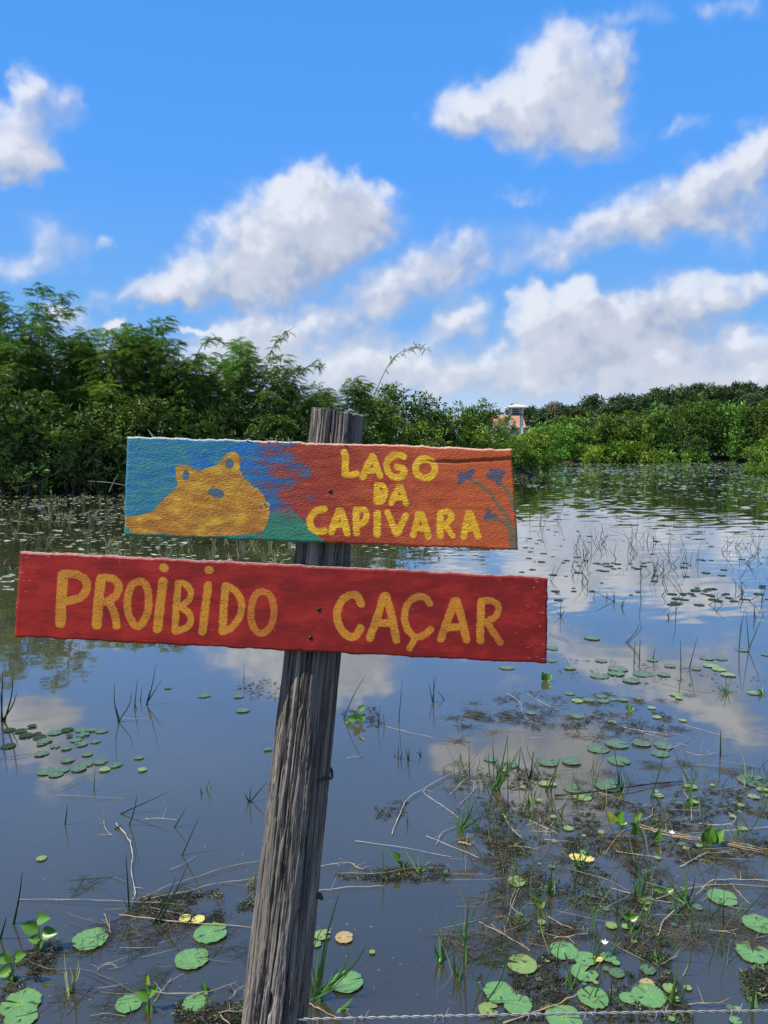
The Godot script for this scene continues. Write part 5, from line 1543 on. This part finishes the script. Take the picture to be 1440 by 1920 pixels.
	# the thin rush field beyond, right of the boards, and sprigs left of them
	for g in [["rush_tuft", "dark rush tuft in the thin rush field right of the boards, %s from the left", 66, 985, 1455, 955, 1135, 4.6, D, "thin rush field right of the boards"], ["grass_tuft", "pale grass sprig in the brown water left of the boards, %s from the left", 26, 0, 240, 945, 1190, 5.0, Color(0.20, 0.22, 0.11), "grass sprigs in the brown water left of the boards"], ["grass_tuft", "thin grass sprig seen between the two boards, %s from the left", 12, 240, 560, 1022, 1050, 5.0, Color(0.18, 0.2, 0.1), "grass sprigs seen between the two boards"]]:
		var spots := []
		var bunch := []
		for i in 14: bunch.append(Vector2(rnd(g[3], g[4]), rnd(g[5], g[6])))
		for i in g[2]:
			var c: Vector2 = bunch[rng.randi() % bunch.size()]
			var s := Vector2(c.x + rng.randfn(0, 22), c.y + rng.randfn(0, 9)) if rng.randf() < 0.6 else Vector2(rnd(g[3], g[4]), rnd(g[5], g[6]))
			s.x = clampf(s.x, g[3], g[4])
			s.y = clampf(s.y, g[5], g[6])
			if g[3] > 900 and s.x < 1040 and s.y > 1040: s.x += 80
			spots.append(s)
		spots.sort_custom(func(p, q): return p.x < q.x)
		for i in spots.size():
			var base := on_water(spots[i].x, spots[i].y, 0.0)
			var o := thing(g[0], g[1] % ordinal(i), "rush" if g[0] == "rush_tuft" else "grass", base, g[9])
			for k in rng.randi_range(1, 4):
				var h := rnd(0.10, 0.40) * (1.0 if g[3] > 900 else 0.6) * clampf(-base.z / 12.0, 0.6, 1.4)
				stalk(o, "stem", base + Vector3(rnd(-0.1, 0.1), 0, rnd(-0.1, 0.1)), base + Vector3(rnd(-0.5, 0.5) * h + rnd(-0.05, 0.05), h, rnd(-0.2, 0.2)), rnd(-0.12, 0.12) if rng.randf() < 0.6 else rnd(-0.35, 0.35), float(g[7]) / 1000.0, dark, g[8] * rnd(0.8, 1.3), false)

func make_stems() -> void:
	rng.seed = 606
	var m := mat("dead stem", Color.WHITE, 0.7, 0.35)
	var T := Color(0.40, 0.34, 0.22)
	var W := Color(0.50, 0.46, 0.38)
	var K := Color(0.035, 0.032, 0.028)
	var R := Color(0.34, 0.22, 0.15)
	# crop, points, radius mm, colour, label
	for a in [
		[5, [500, 870, 515, 920, 545, 940], 2.2, W, "short pale hooked stem beside the long curved one left of the post"], [5, [558, 885, 600, 930, 632, 985, 640, 1050, 632, 1110, 652, 1215, 640, 1250], 4.0, W, "long pale curved stem standing out of still water left of the post"],
		[5, [90, 1250, 350, 1250, 600, 1258, 900, 1275], 2.4, T, "long straight tan stem lying level left of the post"], [5, [690, 1242, 820, 1182, 950, 1140, 1100, 1092, 1255, 1065], 2.6, T, "upper one of the two tan stems running to the post"],
		[5, [700, 1247, 900, 1212, 1050, 1172, 1240, 1150], 3.0, T, "lower one of the two tan stems running to the post"], [5, [575, 1325, 750, 1345, 900, 1362, 1215, 1385], 3.6, T, "thick tan stem under the yellow leaf pair"],
		[5, [105, 1530, 230, 1583, 400, 1587, 560, 1650, 660, 1710, 790, 1805], 3.0, Color(0.13, 0.11, 0.08), "long dark stem winding through the bottom left corner"], [5, [740, 1700, 880, 1705, 1000, 1695, 1140, 1650], 2.8, T, "tan stem above the notched pad left of the post foot"],
		[5, [1165, 1790, 1060, 1795, 1110, 1850], 3.6, T, "bent straw stem at the bottom edge left of the post"], [5, [700, 862, 780, 860, 850, 866], 2.4, W, "pale floating reed piece below the arrow shaped rush"], [5, [245, 732, 350, 685, 470, 635], 2.0, Color(0.16, 0.15, 0.10), "thin brown stem below the left pads"],
		[5, [590, 375, 660, 380, 720, 378], 1.8, W, "faint thread of stem under the left rushes"], [5, [0, 570, 80, 558, 160, 546], 2.6, Color(0.12, 0.10, 0.07), "dark stem floating at the left edge by the pads"], [5, [280, 750, 380, 752, 600, 765], 1.8, T, "faint tan stem in open water left of centre"],
		[5, [440, 1812, 520, 1798, 610, 1818], 3.0, Color(0.16, 0.24, 0.12), "pale green leaf blade floating near the bottom left sprout"], [5, [500, 1320, 520, 1360, 535, 1410], 3.0, T, "short tan stick under the thick tan stem"],
		[5, [820, 1105, 870, 1085, 950, 1040], 1.8, W, "thin pale twig crossing below the slanting rush"], [5, [745, 1740, 790, 1680, 830, 1630], 2.0, W, "thin pale twig beside the bottom sprout"], [5, [470, 1590, 520, 1555, 570, 1580], 1.8, W, "small pale arched twig in the lower left"], [5, [1110, 1730, 1140, 1690, 1175, 1665], 2.2, W, "pale twig leaning against the post's foot"],
		[6, [465, 972, 510, 862, 545, 795, 640, 735, 800, 655, 930, 632], 3.8, W, "long pale arched stem at the left end of the weed bed"], [6, [640, 735, 628, 765, 680, 802, 740, 842, 800, 892], 3.0, W, "pale branch curling below the long arched stem"], [6, [760, 772, 830, 700, 930, 650], 2.6, W, "second pale arch inside the long arched stem"],
		[6, [808, 822, 890, 735], 3.2, W, "short pale stick slanting in the weed bed's left end"], [6, [285, 1003, 540, 1040, 760, 1085], 2.6, Color(0.34, 0.42, 0.36), "straight light green reed lying right of the post"], [6, [640, 980, 760, 1030, 910, 1090], 2.4, W, "pale reed crossing the weed bed's corner"],
		[6, [690, 1022, 722, 962, 790, 930], 2.6, W, "pale hook of stem at the weed bed's left edge"], [6, [180, 1166, 300, 1165, 400, 1168, 560, 1142, 715, 1142], 4.2, Color(0.22, 0.20, 0.09), "mossy stem with green sprouts lying right of the post"], [6, [100, 1250, 250, 1236, 430, 1228], 2.4, W, "pale stem reaching the post's right flank"],
		[6, [112, 1132, 190, 1115, 260, 1112, 290, 1142], 2.2, W, "short pale stem above it at the post's right flank"], [6, [275, 1120, 300, 1140, 330, 1150], 4.0, Color(0.45, 0.36, 0.16), "curled yellow dead leaf above the mossy stem"], [6, [300, 1188, 500, 1192, 700, 1190], 3.0, K, "dark stem just under the mossy one"],
		[6, [1102, 1240, 1070, 1320, 1042, 1412], 2.6, T, "forked tan stem below the caught pad"], [6, [905, 1408, 980, 1450, 1060, 1490, 1150, 1552], 3.0, T, "tan stem slanting across the lower weed bed"], [6, [430, 430, 560, 462, 685, 490], 1.8, W, "thread thin pale stem below the upright trio"], [6, [240, 592, 290, 580, 330, 574], 2.0, W, "little white twig right of the post in open water"],
		[6, [1030, 880, 1070, 950, 1112, 982], 3.2, T, "tan stem at the foot of the tall thin rush"], [6, [50, 1815, 120, 1850, 190, 1890], 3.4, Color(0.42, 0.30, 0.18), "brown straw below the bright grass tuft"], [6, [800, 1010, 830, 1015, 862, 1026], 6.0, Color(0.50, 0.38, 0.24), "curled tan dead leaf at the weed bed's left corner"],
		[7, [335, 392, 500, 376, 700, 350, 850, 330, 1000, 319], 7.5, K, "long dark floating branch at the back of the weed bed"], [7, [360, 490, 420, 472, 520, 478, 640, 490], 3.2, R, "reddish bowed stem below the dark branch"], [7, [70, 500, 110, 560, 160, 612], 3.4, T, "tan bent stem at the weed bed's left"],
		[7, [770, 540, 900, 580, 1050, 605, 1200, 625, 1450, 672], 4.2, T, "top straw of the thick straw bundle across the weed bed"], [7, [760, 550, 900, 592, 1050, 612, 1200, 636, 1450, 684], 4.6, Color(0.46, 0.38, 0.20), "middle straw of the thick straw bundle across the weed bed"], [7, [940, 606, 1060, 622, 1200, 645, 1450, 694], 4.0, R, "lowest straw of the thick straw bundle across the weed bed"],
		[7, [650, 680, 780, 700, 870, 716], 3.4, T, "short straw below the straw bundle"], [7, [1000, 365, 1035, 430, 1045, 520], 3.6, Color(0.42, 0.34, 0.33), "pinkish standing stem right of the dark branch"], [7, [780, 520, 830, 500, 845, 450], 2.6, W, "pale stem linking the thin rush to the green leaves"],
		[7, [1080, 535, 1180, 546, 1255, 535, 1272, 505, 1235, 482], 3.0, W, "pale looped stem above the cupped leaf"], [7, [1450, 555, 1200, 575, 1150, 580], 2.6, W, "pale straight stem from the right edge to the cupped leaf"], [7, [870, 1122, 900, 1040, 960, 982, 1020, 942, 1100, 872, 1155, 832, 1300, 828, 1450, 834], 4.0, Color(0.46, 0.40, 0.26), "thick tan stem bent from the pool up to the right edge"],
		[7, [860, 930, 960, 892, 1080, 866, 1250, 852, 1450, 868], 3.4, T, "tan stem arching over the oval pad"], [7, [620, 870, 750, 905, 860, 935, 960, 950], 2.4, W, "pale stem behind the lime pad"], [7, [1140, 1090, 1220, 1096, 1292, 1085], 2.6, Color(0.36, 0.38, 0.32), "pale stem ending at the torn pad"],
		[7, [0, 1060, 80, 1120, 170, 1170, 205, 1196], 3.0, R, "brown stem running to the topmost notched pad"], [7, [330, 1130, 420, 1120, 505, 1108], 2.2, W, "thin pale stem above the topmost notched pad"], [7, [988, 762, 1130, 685], 2.8, W, "short pale stick below the cupped leaf"], [7, [70, 1572, 220, 1522, 330, 1480, 450, 1422], 4.2, Color(0.46, 0.36, 0.18), "yellowish straw slanting up across the bottom wire"],
		[7, [1030, 1476, 1130, 1470, 1225, 1473], 3.0, Color(0.36, 0.28, 0.20), "brown stem lying level above the wire at the right"], [7, [300, 1020, 370, 1060, 425, 1082], 3.0, T, "short tan stem in the dark weed left of the flower"], [7, [280, 620, 350, 625, 430, 632], 2.8, T, "short tan stem in the weed bed's middle"], [7, [90, 660, 150, 655, 240, 668], 2.6, T, "short tan stem at the weed bed's left side"],
		[7, [1250, 850, 1300, 910, 1345, 952], 3.0, T, "tan stem running down from the arching pair"], [7, [200, 520, 290, 560, 350, 590], 2.8, W, "pale stem under the slanting dark blade"], [7, [620, 565, 560, 610, 500, 640], 2.4, Color(0.2, 0.22, 0.1), "greenish stem from the heart leaves down to the left"], [7, [285, 600, 300, 560, 330, 530], 2.4, W, "short upright pale stem in the weed bed's left half"],
		[7, [700, 560, 640, 625, 590, 700], 2.4, T, "slanting straw below the heart shaped leaves"], [7, [150, 1005, 105, 960, 130, 870], 2.6, T, "upright forked straw in the weed bed"], [7, [965, 1225, 900, 1260, 870, 1280], 2.0, T, "thin straw right of the pale cracked pad"],
		[10, [60, 120, 200, 130, 370, 172], 2.2, W, "upper pale stem of the floating pair above the pads at right"], [10, [60, 132, 200, 165, 350, 206], 2.0, W, "lower pale stem of the floating pair above the pads at right"], [10, [530, 50, 750, 110, 930, 162], 2.2, W, "long pale stem floating behind the straight dark rush"], [10, [950, 178, 1060, 190, 1140, 222], 2.4, T, "tan stem right of the straight dark rush"],
		[10, [560, 340, 720, 382, 890, 350], 2.4, W, "shallow V of pale stem left of the straight dark rush"], [10, [340, 332, 480, 262, 595, 205], 2.4, W, "pale stem slanting away from the last pad of the row"], [10, [500, 1582, 600, 1520, 790, 1416], 2.8, W, "pale stick at the foot of the cupped leaf"],
		[8, [30, 1295, 100, 1345, 110, 1400], 2.8, W, "pale stem dipping at the left end of the middle band"], [8, [280, 1375, 320, 1360, 370, 1368], 4.0, Color(0.10, 0.12, 0.05), "arched dark green stem of the middle band"], [8, [870, 1240, 1000, 1262, 1150, 1282, 1300, 1292, 1450, 1300], 3.0, Color(0.26, 0.22, 0.15), "long brown stem floating level toward the right edge"], [8, [0, 1442, 60, 1440, 105, 1438], 5.0, Color(0.16, 0.08, 0.05), "short red brown stick in open water right of centre"],
		[8, [660, 1480, 780, 1500, 900, 1520], 2.4, W, "pale straight stem above the row of pads"], [8, [140, 1300, 250, 1360, 330, 1390], 2.2, W, "thin pale stem in the middle band's left half"], [8, [260, 975, 330, 1000, 370, 1017], 2.6, K, "dark bent reed tip right of the red board's end"],
	]:
		var pts := []
		var l: Array = a[1]
		for i in range(0, l.size(), 2):
			var q := cp(a[0], l[i], l[i + 1])
			pts.append(on_water(q.x, q.y, 0.004 + float(a[2]) * 0.0006 + 0.010 * sin(PI * i / maxf(1.0, l.size() - 2)) * rnd(0.3, 1.0)))
		pts = arc(pts, 4)
		var o := thing("dead_stem", a[4], "dead stem", pts[0], "dead stems and reeds in the water")
		var rad := []
		var loc := []
		for i in pts.size():
			rad.append(float(a[2]) * 0.00078 * (0.75 + 0.25 * cos(i * 1.9)) * (1.0 - 0.35 * float(i) / pts.size()))
			loc.append(pts[i] - pts[0] + Vector3(rnd(-1, 1), rnd(-0.5, 0.5), rnd(-1, 1)) * 0.0025)
		var b := Build.new()
		b.tube(loc, rad, 6, a[3])
		for i in b.c.size(): b.c[i] = b.c[i] * rnd(0.5, 0.95)
		part("stalk", b.mesh(), m, o)
		if rng.randf() < 0.75:   # joints and torn sheaths
			for k in 2:
				var i := rng.randi_range(1, loc.size() - 2)
				var s := Build.new()
				var side := Vector3(rnd(-1, 1), rnd(0.0, 0.5), rnd(-1, 1)).normalized()
				s.tube([loc[i], loc[i] + side * rnd(0.012, 0.03), loc[i] + side * rnd(0.03, 0.06) + Vector3(0, -0.004, 0)], [rad[i] * 0.7, rad[i] * 0.45, 0.0004], 4, a[3] * 0.8)
				part("side_shoot", s.mesh(), m, o)

func leaf_blade(o: Node3D, at: Vector3, dir: Vector3, up: Vector3, l: float, w: float, cup: float, m: Material, col: Color) -> void:
	var b := Build.new()
	var x := dir.normalized()
	var s := x.cross(up).normalized()
	var u := s.cross(x)
	for j in 9:
		var t := j / 8.0
		var half := w * pow(sin(PI * pow(t, 0.72)), 0.8) + (0.0 if t > 0.0 else 0.0)
		for i in 5:
			var k := (i - 2) / 2.0
			b.vert(at + x * l * t + s * half * k + u * (cup * half * k * k - 0.18 * l * t * t), col * (1.0 + (0.15 if i == 2 else 0.0)))
	for j in 8:
		for i in 4:
			var a := j * 5 + i
			b.quad(a, a + 5, a + 6, a + 1)
	b.smooth()
	part("leaf", b.mesh(), m, o)
func make_leafy_plants() -> void:
	rng.seed = 707
	var m := mat("water plant leaf", Color.WHITE, 0.35, 0.5, 0.6)
	var st := mat("water plant stem", Color.WHITE, 0.5)
	var G := Color(0.085, 0.210, 0.030)
	var Y := Color(0.26, 0.36, 0.05)
	# crop, base, leaves [x of middle, y, width px, pointing angle in degrees, yellow], label
	for a in [
		[5, 192, 1500, [[208, 1342, 62, 20, 0], [142, 1385, 70, 160, 0], [238, 1412, 66, 10, 0], [165, 1442, 46, 170, 0], [195, 1465, 40, 60, 0]], "leafy green sprout with five leaves near the left edge"],
		[5, 62, 1650, [[95, 1522, 60, 30, 0], [45, 1525, 56, 120, 0], [10, 1535, 56, 170, 0], [60, 1655, 50, -40, 0], [22, 1600, 60, 200, 0]], "leafy sprout cut by the left edge above the corner pads"],
		[5, 715, 1800, [[735, 1690, 52, 40, 0], [690, 1708, 60, 150, 0], [715, 1785, 56, -70, 0], [710, 1640, 40, 88, 1]], "three leafed sprout beside a pad at the bottom left"],
		[6, 320, 415, [[317, 340, 34, 40, 0], [290, 375, 40, 120, 0], [262, 395, 40, 170, 0], [320, 385, 36, 60, 0], [245, 405, 26, 190, 0]], "small leafy raft right of the post under the red board"],
		[6, 510, 1150, [[488, 1080, 40, 130, 0], [515, 1125, 34, 60, 0]], "tiny two leafed sprout on the mossy stem"],
		[7, 680, 570, [[668, 505, 64, 80, 0], [628, 505, 54, 120, 2], [690, 540, 34, 40, 1]], "pair of upright heart leaves, one yellow, in the weed bed"],
		[7, 765, 610, [[757, 572, 60, 100, 0], [765, 500, 44, 60, 0], [740, 548, 40, 130, 0]], "bright green upright leaves beside the heart pair"],
		[7, 870, 632, [[868, 605, 54, 70, 0]], "single dark green leaf on the straw bundle"],
		[7, 1130, 655, [[1135, 600, 84, 78, 0], [1180, 600, 70, 55, 0], [1122, 615, 60, 110, 0]], "big cupped green leaf mirrored in the pool at right"],
		[7, 255, 985, [[235, 935, 34, 110, 0], [268, 955, 36, 60, 1], [262, 968, 30, 10, 1]], "little yellow green seedling in the dark weed"],
		[7, 730, 1090, [[722, 1000, 40, 80, 1], [742, 1025, 40, 30, 0], [702, 1020, 36, 150, 0], [725, 1110, 40, -80, 0]], "bright seedling right of the dark weed's middle"],
		[7, 1065, 455, [[1022, 492, 34, 120, 0], [1030, 500, 40, 80, 0]], "small green leaf by the pinkish stem"],
		[8, 245, 1232, [[232, 1205, 44, 110, 0], [258, 1212, 40, 60, 0], [245, 1220, 36, 90, 0]], "dark green sprout floating below the red board's corner"],
		[8, 690, 1390, [[686, 1370, 30, 90, 0], [702, 1380, 30, 40, 0]], "tiny bright sprout in the middle band"],
		[7, 900, 890, [[870, 905, 40, 160, 0], [930, 880, 40, 30, 0]], "low pair of leaves beside the right pool"],
		[11, 420, 1580, [[350, 1610, 60, 180, 0], [440, 1560, 50, 60, 0], [520, 1630, 60, -30, 1]], "small weed sprouting under the wire"],
		[5, 985, 1700, [[985, 1672, 40, 100, 0], [1000, 1690, 34, 20, 0]], "tiny sprout on the tan stem left of the post foot"],
	]:
		var q := cp(a[0], a[1], a[2])
		var base := on_water(q.x, q.y, 0.0)
		var o := thing("water_plant", a[4], "water plant", base, "leafy water plants")
		var depth := (EYE - base).dot(Vector3(0, sin(PITCH), cos(PITCH)))
		var sc: float = depth / F / float(CROPS[a[0]][2])
		for lf in a[3]:
			var c := cp(a[0], lf[0], lf[1])
			var mid := at_z(c.x, c.y, base.z + rnd(-0.012, 0.012)) - base
			mid.y = maxf(mid.y, 0.006)
			var ang := deg_to_rad(lf[3])
			var dir := Vector3(cos(ang), sin(ang), rnd(0.1, 0.5)).normalized()
			var l: float = float(lf[2]) * sc * 1.25
			var start := mid - dir * l * 0.5
			start.y = maxf(start.y, 0.003)
			var sb := Build.new()
			sb.tube(arc([Vector3(0, -0.03, 0), Vector3(start.x * 0.3, start.y * 0.5, start.z * 0.3), start], 4), [0.0026, 0.0026, 0.0025, 0.0025, 0.0024, 0.0022, 0.002, 0.002, 0.0018], 5, Color(0.12, 0.18, 0.05), false)
			part("leaf_stalk", sb.mesh(), st, o)
			var col: Color = G if lf[4] == 0 else (G.lerp(Y, 0.6) if lf[4] == 1 else Color(0.50, 0.55, 0.06))
			leaf_blade(o, start, dir, Vector3(rnd(-0.5, 0.1), 0.6, 1.0), l, l * 0.36, 0.5, m, col * rnd(0.85, 1.15))
	# white flowers
	for f in [[7, 590, 1170, "small white lily flower standing above the big pad group", 1.0, 1240], [7, 940, 598, "small white flower in the straw bundle", 1.1, 640]]:
		var q := cp(f[0], f[1], f[2])
		var foot := cp(f[0], f[1] + 6, f[5])
		var base := on_water(foot.x, foot.y, 0.0)
		var head := at_z(q.x, q.y, base.z) - base
		var o := thing("flower", f[3], "flower", base, "white flowers")
		var sb := Build.new()
		sb.tube([Vector3(0, -0.03, 0), head * 0.5 + Vector3(0.002, 0, 0), head], [0.0016, 0.0015, 0.0014], 5, Color(0.16, 0.16, 0.08))
		part("stalk", sb.mesh(), st, o)
		for k in 6:
			var an := TAU * k / 6.0
			var d := Vector3(cos(an) * 0.55, 0.85, sin(an) * 0.55).normalized()
			var b := Build.new()
			var sd := d.cross(Vector3(cos(an), 0, sin(an))).normalized()
			var L := 0.017 * float(f[4])
			b.ribbon([head, head + d * L * 0.35, head + d * L * 0.75 + Vector3(cos(an), 0, sin(an)) * 0.002, head + d * L + Vector3(cos(an), 0, sin(an)) * 0.004], [0.0012, 0.0036, 0.0030, 0.0004], sd, 0.25, Color(0.80, 0.80, 0.76))
			part("petal", b.mesh(), mat("white petal", Color.WHITE, 0.5, 0.4, 0.3), o)

func make_weed() -> void:
	rng.seed = 808
	# crumbs of floating weed: what nobody could count
	var flakes := []
	for k in 3:
		var b := Build.new()
		for i in 9:
			var o := Vector3(rnd(-1, 1), rnd(0.0, 0.35), rnd(-1, 1)) * 0.014
			var d := Vector3(rnd(-1, 1), rnd(-0.15, 0.5), rnd(-1, 1)).normalized()
			leaf_fan(b, o, d, (Vector3.UP + unit() * 0.6).normalized(), rnd(0.006, 0.018), rnd(0.0012, 0.004))
		flakes.append(b.mesh(false))
	var beds := [
		[[840, 1505, 905, 1428, 1010, 1432, 1060, 1475, 1180, 1500, 1300, 1480, 1450, 1478, 1450, 1585, 1250, 1560, 1100, 1585, 980, 1625, 880, 1585], 1450, 0.02, "dark floating weed of the bed's upper half"],
		[[935, 1560, 1200, 1572, 1450, 1555, 1450, 1605, 1210, 1625, 1285, 1700, 1255, 1800, 1100, 1785, 960, 1765, 925, 1680], 1500, 0.02, "dark floating weed in the middle of the bed"],
		[[900, 1795, 1245, 1785, 1300, 1915, 890, 1915], 700, 0.05, "dark floating weed between the big pads above the wire"],
		[[840, 1335, 1000, 1292, 1240, 1335, 1310, 1368, 1100, 1385, 900, 1352], 800, 0.12, "crumbs of weed in the broken middle band"],
		[[440, 1288, 500, 1270, 535, 1290, 530, 1312, 470, 1312], 130, -1.0, "crumbs of weed left of the post under the red board"], [[640, 1335, 700, 1325, 722, 1352, 700, 1368, 650, 1356], 120, -1.0, "crumbs of weed right of the post under the red board"],
		[[625, 1632, 840, 1622, 850, 1655, 640, 1650], 260, -0.1, "crumbs of weed along the mossy stem"], [[200, 1695, 480, 1660, 480, 1745, 300, 1730], 420, 0.02, "crumbs of weed along the dead stems left of the post"],
		[[330, 1870, 470, 1850, 460, 1918, 330, 1918], 420, -0.1, "crumbs of weed at the post's foot"], [[0, 1800, 110, 1760, 120, 1800, 0, 1918], 200, 0.0, "crumbs of weed in the bottom left corner"], [[1395, 1825, 1450, 1812, 1450, 1880, 1400, 1870], 380, -1.0, "dark weed clump at the right edge above the wire"],
		[[1000, 1225, 1440, 1265, 1440, 1310, 1000, 1270], 160, 0.1, "specks of weed around the pads right of the red board"], [[700, 1510, 760, 1500, 770, 1530, 710, 1540], 60, -1.0, "specks of weed in open water right of the post"],
	]
	var n1 := noise(3.6, 4, 91)
	var m := mat("floating weed", Color.WHITE, 0.55, 0.4)
	for bd in beds:
		var poly := PackedVector2Array()
		var lo := Vector2(1e9, 1e9)
		var hi := Vector2(-1e9, -1e9)
		for i in range(0, bd[0].size(), 2):
			var w := on_water(bd[0][i], bd[0][i + 1])
			poly.append(Vector2(w.x, w.z))
			lo = lo.min(Vector2(w.x, w.z))
			hi = hi.max(Vector2(w.x, w.z))
		var where := []
		var tint := PackedColorArray()
		var tries := 0
		while where.size() < bd[1] and tries < 60000:
			tries += 1
			var p := Vector2(rnd(lo.x, hi.x), rnd(lo.y, hi.y))
			if n1.get_noise_2d(p.x, p.y) < bd[2] + rnd(-0.24, 0.24) or not Geometry2D.is_point_in_polygon(p, poly): continue
			var covered := false
			for ps in pad_spots:
				if p.distance_squared_to(ps[0]) < ps[1] * ps[1] * 0.95: covered = true
			if covered: continue
			var s := rnd(0.4, 1.1)
			where.append(Transform3D(Basis.from_euler(Vector3(rnd(-0.2, 0.2), rnd(0, TAU), rnd(-0.2, 0.2))).scaled_local(Vector3(s, s * rnd(0.5, 1.0), s)), Vector3(p.x, rnd(-0.004, 0.006), p.y)))
			var k := rng.randf()
			tint.append(tone([Color(0.020, 0.026, 0.012), Color(0.028, 0.027, 0.015), Color(0.016, 0.018, 0.012)]) if k < 0.84 else (tone([Color(0.06, 0.09, 0.03), Color(0.10, 0.16, 0.05)]) if k < 0.95 else tone([Color(0.18, 0.15, 0.10), Color(0.10, 0.08, 0.05)])))
		tag(swarm("floating_weed", flakes[where.size() % 3], m, where, tint, self), bd[3], "water weed", "", "stuff")
	# fine straw caught in the beds
	var straw := Build.new()
	straw.tube([Vector3(-0.06, 0, 0), Vector3(0.0, 0.004, 0.006), Vector3(0.07, 0, -0.004)], [0.0006, 0.0008, 0.0004], 4, Color.WHITE, false)
	var sw := []
	var stint := PackedColorArray()
	for i in 300:
		var q := Vector2(rnd(850, 1440), rnd(1430, 1790)) if i % 4 else (Vector2(rnd(120, 480), rnd(1640, 1900)) if i % 8 else Vector2(rnd(840, 1440), rnd(1290, 1400)))
		var p := on_water(q.x, q.y, rnd(0.0, 0.016))
		sw.append(Transform3D(Basis.from_euler(Vector3(0, rnd(-0.7, 0.7) if rng.randf() < 0.7 else rnd(0, TAU), rnd(-0.12, 0.25))).scaled_local(Vector3(rnd(0.4, 1.5), 1, 1) ), p))
		stint.append(tone([Color(0.20, 0.17, 0.12), Color(0.12, 0.10, 0.07), Color(0.05, 0.06, 0.03), Color(0.30, 0.27, 0.21)]))
	tag(swarm("straw_litter", straw.mesh(), mat("dead stem", Color.WHITE, 0.7, 0.35), sw, stint, self), "fine broken straw scattered through the floating weed", "straw", "", "stuff")
	# loose tangles of thin stems
	for g in [[0, "loose dark tangle of thin weed stems in the bed", [840, 1450, 1420, 1800], 190], [1, "fine tangled stems round the post's foot and the lower left", [120, 480, 1640, 1915], 34], [2, "fine tangled stems in the broken middle band", [850, 1300, 1295, 1390], 40]]:
		var tg := Build.new()
		for i in 13:
			var an := rnd(0, TAU)
			var o := Vector3(rnd(-0.05, 0.05), 0, rnd(-0.05, 0.05))
			var dd := Vector3(cos(an), 0, sin(an)) * rnd(0.03, 0.09)
			var sd := Vector3(-dd.z, 0, dd.x) * rnd(-0.6, 0.6)
			tg.tube(arc([o - dd, o + sd * 0.5 + Vector3(0, rnd(-0.004, 0.012), 0), o + dd + sd, o + dd * 1.4 + sd * 1.8 + Vector3(0, rnd(-0.01, 0.03) if i % 3 == 0 else -0.004, 0)], 3), [0.0009, 0.0009, 0.0009, 0.0008, 0.0008, 0.0007, 0.0006, 0.0006, 0.0005, 0.0004], 4, Color.WHITE, false)
		var tw := []
		var tt := PackedColorArray()
		var box: Array = g[2]
		while tw.size() < g[3]:
			var q := Vector2(rnd(box[0], box[1]), rnd(box[2], box[3])) if g[0] != 0 else Vector2(rnd(840, 1445), rnd(1430, 1800))
			var p := on_water(q.x, q.y, 0.002)
			if n1.get_noise_2d(p.x, p.z) < rnd(-0.35, 0.15): continue
			tw.append(Transform3D(Basis(Vector3.UP, rnd(0, TAU)).scaled_local(Vector3(1, rnd(0.4, 1.6), 1) * rnd(0.4, 0.9)), p))
			tt.append(tone([Color(0.030, 0.032, 0.018), Color(0.055, 0.045, 0.028), Color(0.045, 0.065, 0.022), Color(0.11, 0.095, 0.06)]))
		tag(swarm("weed_tangle", tg.mesh(), mat("dead stem", Color.WHITE, 0.7, 0.35), tw, tt, self), g[1], "water weed", "", "stuff")
	# specks of pollen, duckweed and dust on the surface
	var sp := []
	var spt := PackedColorArray()
	for i in 1500:
		var q := Vector2(rnd(-20, 1460), 1200 + 720 * pow(rng.randf(), 0.7))
		var p := on_water(q.x, q.y, 0.001)
		if n1.get_noise_2d(p.x * 0.4, p.z * 0.4) < rnd(-0.3, 0.2): continue
		sp.append(Transform3D(Basis(Vector3.UP, rnd(0, TAU)).scaled_local(Vector3(1, 0.15, 1) * rnd(0.08, 0.30)), p))
		spt.append(tone([Color(0.35, 0.33, 0.25), Color(0.12, 0.16, 0.06), Color(0.10, 0.09, 0.07), Color(0.22, 0.20, 0.15)]))
	tag(swarm("surface_specks", flakes[0], m, sp, spt, self), "tiny specks of pollen and plant dust on the water", "water plants", "", "stuff")
	# sunken growth below the surface
	var sunk := Build.new()
	for i in 14:
		var a := rnd(0, TAU)
		var o := Vector3(cos(a), 0, sin(a))
		sunk.tube([Vector3.ZERO, o * 0.05 + Vector3(0, 0.03, 0), o * rnd(0.09, 0.16) + Vector3(rnd(-0.03, 0.03), rnd(0.03, 0.06), rnd(-0.03, 0.03))], [0.002, 0.0018, 0.0008], 3, Color.WHITE, false)
	var uw := []
	var ut := PackedColorArray()
	for i in 260:
		var q := Vector2(rnd(0, 1440), rnd(1600, 1919)) if i % 3 else Vector2(rnd(880, 1440), rnd(1500, 1919))
		var p := on_water(q.x, q.y, -rnd(0.085, 0.13))
		uw.append(Transform3D(Basis(Vector3.UP, rnd(0, TAU)).scaled_local(Vector3.ONE * rnd(0.6, 1.3)), p))
		ut.append(tone([Color(0.13, 0.11, 0.07), Color(0.22, 0.18, 0.11), Color(0.06, 0.055, 0.03)]))
	tag(swarm("sunken_weed", sunk.mesh(), mat("dead stem", Color.WHITE, 0.7, 0.35), uw, ut, self), "brown sunken weed showing dimly under the near water", "water weed", "", "stuff")
